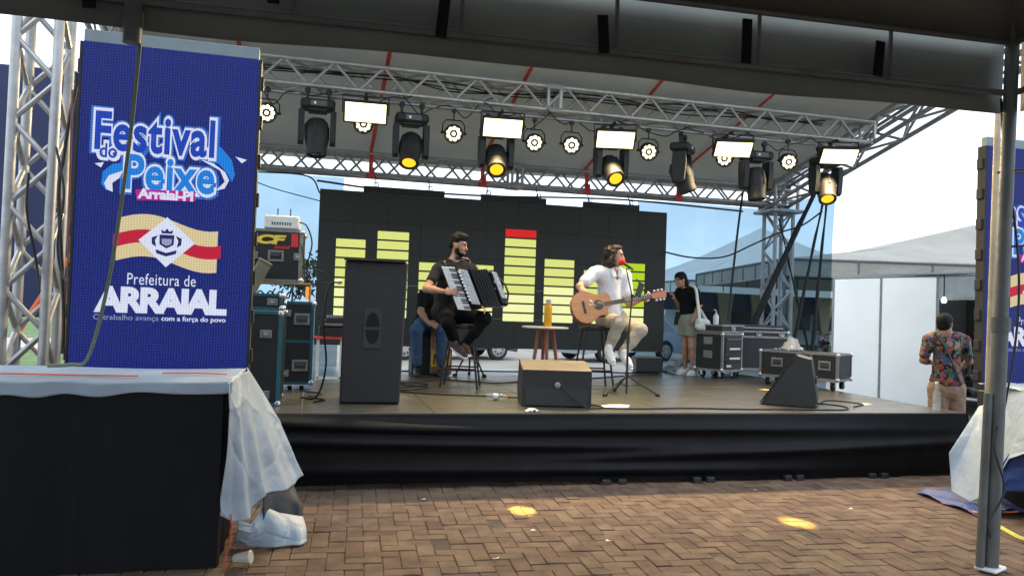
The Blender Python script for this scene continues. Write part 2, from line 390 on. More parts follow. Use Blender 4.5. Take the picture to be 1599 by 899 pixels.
for b in bricks:
    h = .022+rb.uniform(-.004, .003)-(.005 if rb.random() < .06 else 0)-.016; tl = (rb.uniform(-.012, .012), rb.uniform(-.012, .012))
    x, y, rot = b[0]+rb.uniform(-.002, .002), b[1]+rb.uniform(-.002, .002), R(b[2]-3+rb.uniform(-1, 1))
    if b in near:
        o = bpy.data.objects.new('brick', me1); COL.objects.link(o); o.parent = pav; o.location = (x, y, h-.012); o.rotation_euler = (tl[0], tl[1], rot)
    else:
        rest.box((0, 0, 0), (2*bw-gap, bw-gap, .05), bev=.0045, M=MX.Translation((x, y, h-.012)) @ MX.Rotation(rot, 4, 'Z') @ MX.Rotation(tl[0], 4, 'X') @ MX.Rotation(tl[1], 4, 'Y'))
o = rest.build('bricks', 'brick', pav, smooth=0); tag(o, kind='stuff')
# small litter on the bricks
mat('litter', (.7, .68, .62), .8)
for k, (x, y, wh_) in enumerate(((1.55, 5.25, 'left of the yellow light spots'), (2.0, 4.95, 'between the two yellow light spots'), (3.9, 6.2, 'close to the stage skirt right of centre'), (1.15, 4.7, 'nearest the tarpaulin in front'), (4.35, 5.5, 'right of the right yellow light spot'), (.9, 6.2, 'by the left end of the stage skirt'))):
    s = rb.uniform(.012, .022)
    o = MB().grid(lambda u, v: (x+(u-.5)*s*2.2+.01*v, y+(v-.5)*s, .034+.006*math.sin(5*u+k)*v), 3, 2).build('paper_scrap', 'litter', solid=.001)
    tag(o, 'tiny pale litter scrap on the bricks '+wh_, 'litter', 'litter scraps on the bricks')
# ------------------------------------------------------------------ the stage
ZS = .66; SX0, SX1, SY0, SY1 = -1.2, 6.64, 6.65, 11.35
st = thing('stage', 'low wide stage platform with worn plywood deck and black cloth skirt', 'stage', (SX0, SY0, 0))
def loc(x, y, z): return (x-SX0, y-SY0, z)
nx, ny = 7, 4; pw, pd = (SX1-SX0)/nx, (SY1-SY0)/ny
for i in range(nx):
    for j in range(ny):
        MB().box(loc(SX0+(i+.5)*pw, SY0+(j+.5)*pd, ZS-.02), (pw-.006, pd-.006, .04), bev=.003).build('deck_panel', 'plywood', st, 0)
f = MB(); f.box(loc((SX0+SX1)/2, SY0+.03, ZS-.1), (SX1-SX0-.04, .04, .12)); f.box(loc(SX1-.03, (SY0+SY1)/2, ZS-.1), (.04, SY1-SY0-.1, .12))
f.box(loc((SX0+SX1)/2, SY1-.03, ZS-.1), (SX1-SX0-.04, .04, .12)); f.build('deck_frame', 'black_paint', st, 0)
def skirt(u, v):
    x = SX0+u*(SX1-SX0); z = (ZS-.012)*(1-v)+.035*v
    sag = 0
    for (c, wd, amp, tilt, ph) in ((.12, .03, .030, .55, .1), (.30, .035, .03, .35, .4), (.52, .04, .032, .1, .2), (.72, .03, .028, -.35, .55), (.45, .05, .024, .18, .8)):
        t = v-ph-tilt*(u-c); sag += 2.0*amp*math.exp(-(t/.075)**2)*math.exp(-((u-c)/.26)**2)
    y = -.012-.055*math.sin(math.pi*v*.95)*(.6+.4*math.sin(u*9))-sag-.006*math.sin(u*64+3*v)*v-.004*math.sin(u*151)*v
    if v > .9: z += .03*math.sin(u*7)*(v-.9)*10*.5+.018*max(0, math.sin(u*3+.5))
    return loc(x, SY0-.01+y, z)
MB().grid(skirt, 220, 40).build('skirt', 'black_cloth', st, 80)
def skirt2(u, v):
    return loc(SX1+.012+.03*math.sin(math.pi*v)+.006*math.sin(u*60), SY0-.03+u*(SY1-SY0), (ZS-.012)*(1-v)+.02*v)
MB().grid(skirt2, 60, 10).build('skirt', 'black_cloth', st, 80)
for px, dx in ((945, 0), (970, 0), (1108, 0), (1128, 0), (1250, 0), (1268, 0), (1385, 0), (1403, 0)):
    pass
for x in (2.62, 2.78, 3.53, 3.67, 4.50, 4.63, 5.46, 5.60):
    f = MB(); f.box(loc(x, SY0-.06, .045), (.075, .07, .05), bev=.006); f.box(loc(x, SY0-.06, .014), (.085, .08, .012), bev=.003); f.build('foot', 'black_plastic', st, 0)
for i in range(5):
    for j in range(3):
        MB().cyl(loc(SX0+.3+i*1.8, SY0+.5+j*1.8, 0), loc(SX0+.3+i*1.8, SY0+.5+j*1.8, ZS-.05), .03).build('leg', 'galv', st)
# ------------------------------------------------------------------ trusses
def truss(name, p0, p1, sec, label, bay=.42, rc=.027, rbz=.013, m='alu', upv=(0, 0, 1), group=None, plates=(), face_dirs=None):
    p0, p1 = V(p0), V(p1); d = (p1-p0).normalized(); u = V(upv); s = d.cross(u).normalized(); t = s.cross(d).normalized(); ln = (p1-p0).length
    root = thing(name, label, 'truss', p0, 0, group); h = sec/2
    cs = [s*a*h+t*b*h for a, b in ((-1, -1), (1, -1), (1, 1), (-1, 1))]
    for c in cs: MB().cyl(c, c+d*ln, rc, n=12).build('chord', m, root)
    n = max(2, round(ln/bay)); step = ln/n; cache = {}
    for fi in range(4):
        a, b = cs[fi], cs[(fi+1) % 4]
        for i in range(n):
            q0, q1 = (a, b) if (i+fi) % 2 == 0 else (b, a)
            key = (fi, (i+fi) % 2)
            if key not in cache:
                mb = MB().cyl(q0+(q1-q0)*.04+d*step*.05, q1+(q0-q1)*.04+d*step*.95, rbz, n=8); me = bpy.data.meshes.new('brace'); me.from_pydata(mb.v, [], mb.f); me.update()
                me.materials.append(MATS[m]); me.polygons.foreach_set('use_smooth', [True]*len(me.polygons)); me.set_sharp_from_angle(angle=R(40)); cache[key] = me
            o = bpy.data.objects.new('brace', cache[key]); COL.objects.link(o); o.parent = root; o.location = d*(i*step)
    for pl in [0, ln]+list(plates):
        mb = MB()
        for fi in range(4): mb.cyl(cs[fi]+d*pl, cs[(fi+1) % 4]+d*pl, rc*.75, n=8)
        if 0 < pl < ln:
            for fi in range(4): mb.cyl(cs[fi]+d*(pl+.16), cs[(fi+1) % 4]+d*(pl+.16), rc*.9, n=8); mb.cyl(cs[fi]+d*(pl-.03), cs[fi]+d*(pl+.19), rc*1.35, n=8)
        mb.build('end_frame', m, root)
    return root
SL = .235
def zroof(y): return 4.47+SL*(9.2-y)
truss('truss', (-2.15, 9.24, 4.21), (7.45, 9.24, 4.21), .29, 'long silver lighting truss crossing above the stage, carrying all the lamps', plates=(4.85,), bay=.285, rc=.03, rbz=.0165)
truss('truss', (-2.15, 11.75, 3.66), (7.75, 11.75, 3.66), .30, 'rear roof truss above the black video wall, against the sky', m='alu_dull', rc=.031, rbz=.018, bay=.285, plates=(5.05,))
truss('truss', (7.62, 11.95, zroof(11.95)-.25), (7.62, 6.5, zroof(6.5)-.25), .34, 'sloping truss along the right edge of the stage roof', m='alu_dull', bay=.5, rc=.033, rbz=.02)
truss('truss', (-2.15, 11.95, zroof(11.95)-.25), (-2.15, 6.45, zroof(6.45)-.25), .30, 'sloping truss along the left edge of the stage roof, mostly hidden by the blue banner', m='alu_dull', bay=.62)
truss('truss', (-2.15, 6.75, 0), (-2.15, 6.75, 4.5), .29, 'thick silver truss tower standing left of the blue festival banner', upv=(0, -1, 0), bay=.32, rc=.038, rbz=.022, m='alu_dull')
truss('truss', (7.72, 11.75, 0), (7.72, 11.75, 3.42), .34, 'grey truss tower behind the flight cases at the rear right corner of the stage', upv=(0, -1, 0), bay=.34, rc=.033, rbz=.018, m='alu_dull')
truss('truss', (-2.2, 11.75, 0), (-2.2, 11.75, 3.5), .30, 'truss tower at the rear left corner of the stage behind the banner', upv=(0, -1, 0), bay=.6, m='alu_dull')
# sleeve block on top of the rear right tower
sb = thing('sleeve_block', 'boxy metal sleeve joining the rear right tower to the roof', 'truss joint', (7.72, 11.75, 3.42))
for s in (-1, 1):
    for t in (-1, 1): MB().cyl((s*.22, t*.22, 0), (s*.22, t*.22, .52), .03).build('corner_tube', 'alu_dull', sb)
for z in (.0, .17, .34, .52):
    mb = MB()
    for s in (-1, 1): mb.cyl((-.22, s*.22, z), (.22, s*.22, z), .022); mb.cyl((s*.22, -.22, z), (s*.22, .22, z), .022)
    mb.build('cross_bar', 'alu_dull', sb)
MB().box((0, 0, -.02), (.62, .62, .05), bev=.01).build('base_plate', 'alu_dull', sb)
# stage roof
rf = thing('stage_roof', 'pale grey vinyl roof sheet sloping back over the stage, with red straps', 'roof', (2.7, 9.2, 4.47))
def roofp(u, v):
    x = -2.4+u*10.15; y = 6.2+v*5.95
    return (x-2.7, y-9.2, zroof(y)-4.47+.012*math.sin(u*22)*math.sin(v*9)+.02*math.sin(v*3.1))
MB().grid(roofp, 60, 40).build('roof_sheet', 'roof_vinyl', rf, 80, solid=.004)
for x in (-.95, .72, 2.42, 4.12, 5.72):
    MB().grid(lambda u, v: (x-2.7+(u-.5)*.05, 6.2+v*5.6-9.2, zroof(6.2+v*5.6)-4.47-.03+.004*math.sin(v*9)), 1, 16).build('strap', 'red_strap', rf, 80, solid=.004)
for x in (-2.1, 7.7):
    MB().cyl((x-2.7, 6.3-9.2, zroof(6.3)-4.47-.06), (x-2.7, 12-9.2, zroof(12)-4.47-.06), .024).build('edge_tube', 'alu_dull', rf)
for x, nm in ((-.95, 0), (.72, 0), (2.42, 0), (4.12, 0), (5.72, 0)):
    mb = MB(); mb.box((x-2.7, 11.58-9.2, zroof(11.58)-4.47-.26), (.06, .01, .40)); mb.box((x-2.7, 11.56-9.2, zroof(11.58)-4.47-.44), (.14, .03, .07), bev=.01); mb.box((x-2.67, 11.56-9.2, zroof(11.58)-4.47-.36), (.05, .05, .10), bev=.01)
    mb.build('ratchet', 'red_strap', rf, 0)
# ------------------------------------------------------------------ near tent over the camera
TA, TB = V((-5.7, 4.56, 0)), V((4.42, 4.10, 0)); td = (TB-TA).normalized(); tn = V((-td.y, td.x, 0)); TL = (TB-TA).length
tent = thing('canopy_tent', 'dark grey canopy tent overhead with tube frame and hanging valance', 'tent', TB)
def T(s, n_, z): return TA+td*s+tn*n_+V((0, 0, z))-TB
ap = T(TL/2, -TL/2, 5.7)
for k in range(4):
    c = [T(0, 0, 0), T(TL, 0, 0), T(TL, -TL, 0), T(0, -TL, 0)]; a, b = c[k], c[(k+1) % 4]
    def canopy(u, v, a=a, b=b):
        e = a.lerp(b, u)+V((0, 0, 3.47)); p = e.lerp(ap, v); return p-V((0, 0, .35*math.sin(math.pi*v)*.6))
    MB().grid(canopy, 24, 16).build('canopy', 'tent_vinyl', tent, 80, solid=.004)
    off = (a+b)*.5-T(TL/2, -TL/2, 0); off = off.normalized()*.07
    def val(u, v, a=a, b=b, off=off):
        p = a.lerp(b, u)+off; return p+V((0, 0, 3.49-.475*v-.02*math.sin(u*9.5)**2*v))+off*(.25*v*math.sin(u*40))
    MB().grid(val, 80, 4).build('valance', 'tent_skirt', tent, 80, solid=.004)
    d = (b-a).normalized()
    MB().cyl(a+V((0, 0, 3.13)), b+V((0, 0, 3.13)), .021).build('rail', 'pole_grey', tent)
    MB().cyl(a+V((0, 0, 3.47)), b+V((0, 0, 3.47)), .021).build('rail', 'pole_grey', tent)
    MB().cyl(a+V((0, 0, 3.47)), ap, .024).build('rafter', 'pole_grey', tent)
    for q in range(1, 11):
        p = a.lerp(b, q/11.0); MB().cyl(p+V((0, 0, 3.13)), p+V((0, 0, 3.47)), .013).build('strut', 'pole_grey', tent)
        if k == 0:
            mb = MB(); pc = p-d*.10-off*.5; t_ = .03*math.sin(q*2.1)
            zz = 3.40-.04*(q % 3); ln_ = .22+.05*(q % 2)
            mb.box((0, 0, -ln_/2), (.062, .014, ln_), M=MX.Translation(pc+V((0, 0, zz))) @ MX.Rotation(t_*3, 4, 'Y')); mb.build('strap', 'black_cloth', tent, 0)
    for q in (3, 5, 8):
        p = a.lerp(b, q/11.0)
        if k == 0: MB().cyl(p+V((0, 0, 3.47)), p.lerp(ap, .55)+V((0, 0, 3.47*.45-.06)), .016).build('rafter', 'pole_grey', tent)
for k, c in enumerate([T(0, 0, 0), T(TL, 0, 0), T(TL, -TL, 0), T(0, -TL, 0)]):
    ln0 = V((-.165, -.06, 0)) if k == 1 else V((0, 0, 0)); cm = c+ln0*.55+V((0, 0, 1.6)); c0 = c; pst = MB().cyl(c+ln0+V((0, 0, .03)), cm, .047, n=20); pst.cyl(cm, c+V((0, 0, 3.5)), .042, n=20)
    po = pst.build('post', 'pole_grey', tent)
    MB().cyl(cm-V((0, 0, .05)), cm+V((0, 0, .045)), .058, n=20).build('collar', 'pole_grey', po)
    MB().box(c+ln0+V((0, 0, .042)), (.17, .13, .02), rz=.4, bev=.006).build('base_plate', 'white_paint', po, 0)
    MB().cyl(c+ln0-td*.078+V((0, 0, 0.05)), c+ln0*.6-td*.078+V((0, 0, 1.15)), .026).build('sleeve', 'pole_grey', po) if k == 1 else None
# stub of tube and cable hanging at the left of the valance
p = (-0.981,4.35,3.014)
tag(MB().cyl((p[0], p[1], p[2]-.11), (p[0], p[1], p[2]+.35), .045, n=16).build('tube_stub', 'pole_grey'), 'short end of grey tube poking down below the tent valance', 'tube')
cable('rope', ((-0.94,4.36,3.073), (-0.952,4.4,2.95), (-1.019,4.6,2.51), (-1.118,4.8,1.884), (-1.217,4.98,1.476), (-1.32,5.12,1.193), (-1.411,5.14,1.163), (-1.537,5.16,1.152)), .011, mat('rope_green', (.15, .18, .13), .8, var=.3, scale=120), 'dark green rope hanging in front of the blue banner down onto the tarpaulin', 'rope')
# ------------------------------------------------------------------ lamps
mat('lamp_black', (.016, .017, .016), .62, var=.2, scale=15)
emat('flood_face', (255, 238, 160), 3.6)
emat('par_led', (255, 242, 195), 4.0)
emat('beam_lens', (255, 190, 40), 1.6)
emat('dot_white', (210, 215, 215), .8)
mat('lens_dark', (.05, .05, .045), .15, var=.05)
mat('screen_dark', (.05, .06, .06), .3)
def clampy(root, z0=.0, z1=.13):
    mb = MB(); mb.box((0, 0, (z0+z1)/2), (.035, .05, z1-z0), bev=.006); mb.cyl((0, -.03, z1), (0, .03, z1), .038, n=12); mb.build('clamp', 'lamp_black', root)
def moving_head(p, aim, label, lit, yaw=0., sc=1.0, target=None, power=0):
    r = thing('moving_head_light', label, 'stage light', p, yaw, 'moving head lights on the truss')
    k = sc
    for s in (-1, 1):
        mb = MB(); mb.box((s*.11*k, 0, .05), (.03, .045, .11), bev=.005); mb.cyl((s*.11*k, -.025, .115), (s*.11*k, .025, .115), .034, n=12); mb.build('clamp', 'lamp_black', r)
    b = MB(); b.box((0, 0, -.05*k), (.36*k, .24*k, .10*k), bev=.022*k); b.box((0, 0, -.11*k), (.20*k, .18*k, .03*k), bev=.01*k); bo = b.build('base', 'lamp_black', r, 30)
    MB().box((.01*k, -.121*k, -.05*k), (.17*k, .006, .06*k), bev=.002).build('display', 'screen_dark', bo, 0)
    MB().cyl((-.03*k, -.122*k, -.05*k), (-.03*k, -.127*k, -.05*k), .014*k).build('button', 'dot_white', bo)
    MB().box((.04*k, -.125*k, -.05*k), (.045*k, .003, .03*k)).build('label_plate', 'screen_dark', bo, 0)
    for s in (-1, 1):
        pr = [(-.075*k, 0), (.075*k, 0), (.085*k, -.12*k), (.065*k, -.33*k), (.03*k, -.36*k), (-.03*k, -.36*k), (-.065*k, -.33*k), (-.085*k, -.12*k)]
        M_ = MX.Translation((s*.165*k, 0, -.115*k)) @ MX(((0, 0, 1, 0), (1, 0, 0, 0), (0, 1, 0, 0), (0, 0, 0, 1)))
        MB().prism(pr, -.03*k, .03*k, M_).build('yoke_arm', 'lamp_black', r, 30)
    d = V(aim).normalized(); piv = V((0, 0, -.36*k)); q = V((0, 0, 1)).rotation_difference(d).to_matrix().to_4x4(); M_ = MX.Translation(piv) @ q
    prof = [(.03, -.17), (.085, -.16), (.115, -.12), (.128, -.02), (.125, .06), (.105, .16), (.108, .17), (.108, .225), (.098, .232), (.09, .21)]
    h = MB().lathe([(a*k, b_*k) for a, b_ in prof], M_, 20)
    for s in range(6):
        a = s*math.pi/3; h.box((.118*math.cos(a)*k, .118*math.sin(a)*k, -.02*k), (.03*k, .03*k, .16*k), rz=a, bev=.006*k, M=M_)
    ho = h.build('head', 'lamp_black', r, 35)
    MB().lathe([(.0, .213*k), (.05*k, .219*k), (.074*k, .213*k)], M_, 20).build('lens', 'beam_lens' if lit else 'lens_dark', ho)
    if lit and target:
        ld = bpy.data.lights.new('beam', 'SPOT'); ld.energy = power; ld.color = (1, .62, .12); ld.spot_size = R(3.1); ld.spot_blend = .75; ld.shadow_soft_size = .02
        lo = bpy.data.objects.new('beam', ld); COL.objects.link(lo); lo.parent = r
        Mi = MX.Translation(V(p)) @ MX.Rotation(yaw, 4, 'Z'); src = piv+d*.25*k; dirw = (Mi.inverted() @ V(target))-src
        lo.location = src; lo.rotation_euler = dirw.to_track_quat('-Z', 'Y').to_euler()
    return r
HY = 9.1
def aim_of(p, t):
    return V(t)-V((p[0], p[1], p[2]-.36))
S1, S2, S3, S4 = (1.63, 5.83, .03), (3.67, 5.25, .03), (5.98, 7.37, .66), (5.48, 8.96, .66)
heads = [((-0.061,9.1,3.893), (.02, -.12, -1), 'moving head lamp leftmost on the truss, pointing straight down, unlit', 0, None),
         ((1.019,9.1,3.833), (-.12, -.55, -1), 'moving head lamp with amber lens, beside the flood lamp nearest the banner', 1, None),
         ((2.059,9.1,3.791), None, 'moving head lamp with amber lens hanging under the second flood lamp', 1, S1),
         ((3.554,9.1,3.782), None, 'moving head lamp with amber lens hanging under the third flood lamp', 1, S2),
         ((4.541,9.1,3.786), None, 'moving head lamp turned sideways, between third and fourth flood lamps', 1, (5.62, 8.75, .66)),
         ((5.617,9.1,3.776), (.05, -.1, -1), 'unlit moving head lamp just right of the fourth flood lamp', 0, None),
         ((6.691,9.1,3.787), None, 'moving head lamp with amber lens rightmost on the truss, against the sky', 1, S3)]
for i, (p, a, lb, lit, tg) in enumerate(heads):
    aim = a if a else aim_of(p, tg); yw = .9 if i == 4 else 0.
    if i == 4: aim = MX.Rotation(-yw, 3, 'Z') @ V(aim)
    moving_head(p, aim, lb, lit, yaw=yw, sc=1.08, target=tg, power=9000 if tg else 0)
def flood(p, label, tilt=35, yaw=0., power=54):
    r = thing('flood_light', label, 'flood lamp', p, yaw, 'LED flood lamps on the truss')
    M_ = MX.Rotation(R(tilt), 4, 'X')
    h = MB(); h.box((0, .02, 0), (.50, .06, .26), bev=.012, M=M_)
    for k in range(9): h.box((-.2+k*.05, .065, 0), (.008, .04, .22), M=M_)
    h.build('housing', 'lamp_black', r, 30)
    MB().box((0, -.0115, 0), (.455, .006, .215), bev=.002, M=M_).build('light_panel', 'flood_face', r, 0)
    b = MB()
    for s in (-1, 1): b.box((s*.26, .02, .09), (.012, .03, .2), bev=.003)
    b.box((0, .02, .19), (.53, .03, .012), bev=.003); b.build('bracket', 'lamp_black', r, 0)
    mb = MB(); mb.tube([(0, .02, .19), (0, .1, .24), (0, .34, .25)], .016); mb.box((0, .34, .22), (.05, .06, .09), bev=.01); mb.build('clamp', 'lamp_black', r)
    ld = bpy.data.lights.new('flood', 'AREA'); ld.shape = 'RECTANGLE'; ld.size = .44; ld.size_y = .2; ld.energy = power; ld.color = (1, .75, .42); ld.spread = R(150)
    lo = bpy.data.objects.new('flood', ld); COL.objects.link(lo); lo.parent = r
    lo.location = M_ @ V((0, -.022, 0)); lo.rotation_euler = (M_ @ V((0, -1, 0))).to_track_quat('-Z', 'Y').to_euler()
for p, lb, tl, yw in (((0.468,8.86,3.753), 'glaring flood lamp nearest the blue banner, first on the truss', 28, .05), ((2.076,8.86,3.725), 'glaring flood lamp second from the blue banner', 30, .1),
                  ((3.511,8.86,3.713), 'glaring flood lamp in the middle, third of five on the truss', 38, .22), ((5.135,8.86,3.732), 'glaring flood lamp fourth from the banner, narrow and bright', 46, .25),
                  ((6.712,8.86,3.771), 'glaring flood lamp at the right end of the truss against the sky', 44, .3)):
    flood(p, lb, tl, -yw)
def par(p, label, aim=(0, -1, -.35)):
    r = thing('par_light', label, 'par lamp', p, 0, 'round LED par lamps on the truss')
    d = V(aim).normalized(); M_ = V((0, 0, 1)).rotation_difference(d).to_matrix().to_4x4()
    prof = [(.05, -.13), (.085, -.12), (.10, -.06), (.105, .05), (.117, .055), (.117, .075), (.103, .075), (.10, .05)]
    MB().lathe(prof, M_, 20).build('can', 'lamp_black', r, 35)
    fc = MB(); pts = [(0, 0)]+[(.068*math.cos(a*math.pi/4.5), .068*math.sin(a*math.pi/4.5)) for a in range(9)]
    MB().cyl(M_ @ V((0, 0, .045)), M_ @ V((0, 0, .051)), .1, n=20).build('face', 'screen_dark', r)
    for k, (x, y) in enumerate(pts):
        if k == 0: continue
        MB().cyl(M_ @ V((x, y, .051)), M_ @ V((x, y, .056)), .0225, n=10).build('led', 'par_led', r)
    MB().cyl(M_ @ V((0, 0, .051)), M_ @ V((0, 0, .056)), .022, n=10).build('led', 'par_led', r)
    b = MB(); b.tube([(-.135, 0, -.01), (-.135, 0, .10), (-.09, 0, .155), (.09, 0, .155), (.135, 0, .10), (.135, 0, -.01)], .008)
    for s in (-1, 1): b.cyl((s*.105, 0, 0), (s*.155, 0, 0), .016)
    b.build('bracket', 'lamp_black', r)
    mb = MB(); mb.cyl((0, 0, .15), (0, 0, .26), .008); mb.cyl((0, -.02, .27), (0, .02, .27), .03, n=10); mb.build('clamp', 'lamp_black', r)
for px, py, lb, am in ((417, 176, 'round par lamp next to the blue banner, first on the truss', (-.02, -1, -.3)), (568, 195, 'round par lamp partly behind the first flood lamp', (-.1, -1, -.6)),
                   (708, 208, 'round par lamp hanging between the first two flood lamps', (-.1, -1, -.4)), (834, 222, 'round par lamp just right of the second flood lamp', (-.15, -1, -.4)),
                   (892, 226, 'round par lamp just left of the third flood lamp', (-.2, -1, -.4)), (1012, 236, 'round par lamp just right of the third flood lamp', (-.2, -1, -.45)),
                   (1130, 248, 'round par lamp partly below the fourth flood lamp', (-.3, -1, -.5)), (1230, 252, 'round par lamp just left of the last flood lamp', (-.3, -1, -.4))):
    y = 9.3 if px in (568, 1130) else 9.15
    par({9.3: {568: (0.473,9.3,3.735), 1130: (5.25,9.3,3.713)}, 9.15: {417: (-0.621,9.15,3.717), 708: (1.534,9.15,3.676), 834: (2.55,9.15,3.656), 892: (3.036,9.15,3.666), 1012: (4.081,9.15,3.673), 1230: (6.13,9.15,3.706)}}[y][px], lb, am)
# hanging bar below the truss that the lamps clamp to and its cables
tag(MB().cyl((-1.2, 9.2, 3.985), (7.2, 9.2, 3.985), .024).build('lamp_bar', 'alu_dull'), 'thin metal bar under the lighting truss that the lamps clamp to', 'pipe')
rc = random.Random(5)
ORD = ('first', 'second', 'third', 'fourth', 'fifth', 'sixth', 'seventh', 'eighth', 'ninth')
for k in range(9):
    x0 = -1.0+k*.92; pts = []
    for i in range(9):
        t = i/8; pts.append((x0+t*1.15, 9.08+rc.uniform(-.05, .22), 4.10-.22*math.sin(math.pi*t)*rc.uniform(.4, 1.2)+rc.uniform(-.05, .05)))
    cable('cable', pts, .007, 'cable_black', ORD[k]+' black lamp cable from the banner, looping under the lighting truss', group='cables looped on the lighting truss', n=5, sides=5)
for k in range(3):
    cable('cable', [(-1.5+i*.75, 9.25+rc.uniform(-.1, .1), 4.28+rc.uniform(-.06, .05)) for i in range(12)], .009, 'cable_black', 'black power cable lying inside the lighting truss', group='cables inside the lighting truss', n=4, sides=5)
# ------------------------------------------------------------------ video wall
mat('led_black', (.044, .045, .042), .7, var=.08, scale=40, spec=.3)
emat('bar_yellow', (226, 234, 134), .98, pix=.12); emat('bar_pale', (240, 243, 172), 1.08, pix=.1); emat('bar_lime', (190, 228, 40), .9, pix=.12); emat('bar_red', (226, 40, 40), .9, pix=.1)
LY = 11.42
c00, c11 = (-0.009,11.42,3.236), (5.467,11.42,0.988); wx0, wx1 = 0.0, 5.46; wz1 = 3.215; wz0 = .965
vw = thing('video_wall', 'wide black LED video wall showing yellow equaliser bars', 'LED screen', (wx0, LY, wz0))
ncx, ncz = 11, 5; cwid, chei = (wx1-wx0)/ncx, (wz1-wz0)/ncz
mbx = MB().box((0, 0, 0), (cwid-.002, .07, chei-.002), bev=.0015); cme = bpy.data.meshes.new('cabinet'); cme.from_pydata(mbx.v, [], mbx.f); cme.update(); cme.materials.append(MATS['led_black'])
for i in range(ncx):
    for j in range(ncz):
        o = bpy.data.objects.new('cabinet', cme); COL.objects.link(o); o.parent = vw; o.location = ((i+.5)*cwid, .035, (j+.5)*chei)
for a, b in ((.62, 1.82), (2.38, 3.42), (4.03, 4.98)):
    MB().box(((a+b)/2, .04, wz1-wz0+.045), (b-a, .06, .088), bev=.004).build('hanging_bar', 'black_paint', vw, 0)
for x in (.8, 1.6, 2.5, 3.3, 4.15, 4.85):
    mb = MB(); mb.cyl((x, .05, wz1-wz0+.08), (x, .25, 3.52-wz0), .008); mb.tube([(x-.03, .05, wz1-wz0+.09), (x-.03, .05, wz1-wz0+.15), (x+.03, .05, wz1-wz0+.15), (x+.03, .05, wz1-wz0+.09)], .009); mb.build('hanging_sling', 'cable_black', vw)
cols = [(525, 571, 376, 470), (590, 639, 365, 515), (655, 700, 401, 500), (723, 771, 408, 500), (790, 838, 349, 502), (851, 897, 401, 506), (912, 958, 419, 506), (968, 1007, 411, 508)]
tops = [(0.256,11.42,2.471), (0.848,11.42,2.608), (1.473,11.42,2.3), (2.153,11.42,2.266), (2.779,11.42,2.877), (3.421,11.42,2.397), (4.068,11.42,2.258), (4.647,11.42,2.356)]
ends = [(0.676,11.42,2.495), (1.308,11.42,2.634), (1.926,11.42,2.313), (2.609,11.42,2.288), (3.269,11.42,2.906), (3.903,11.42,2.421), (4.552,11.42,2.27), (5.098,11.42,2.378)]
zb = 1.372; pitch = .1435
for k in range(8):
    x0, x1 = tops[k][0]-wx0, ends[k][0]-wx0; nseg = max(1, round((tops[k][2]-zb)/pitch))
    for s in range(nseg):
        z0 = zb+s*pitch; top = (k == 4 and s == nseg-1)
        m = 'bar_red' if top else ('bar_lime' if k == 7 and s > 1 else ('bar_pale' if s < 3+(k % 2) else 'bar_yellow'))
        MB().box(((x0+x1)/2, -.0015, z0+pitch/2-wz0), (x1-x0, .003, pitch-.026)).build('equaliser_bar', m, vw, 0)
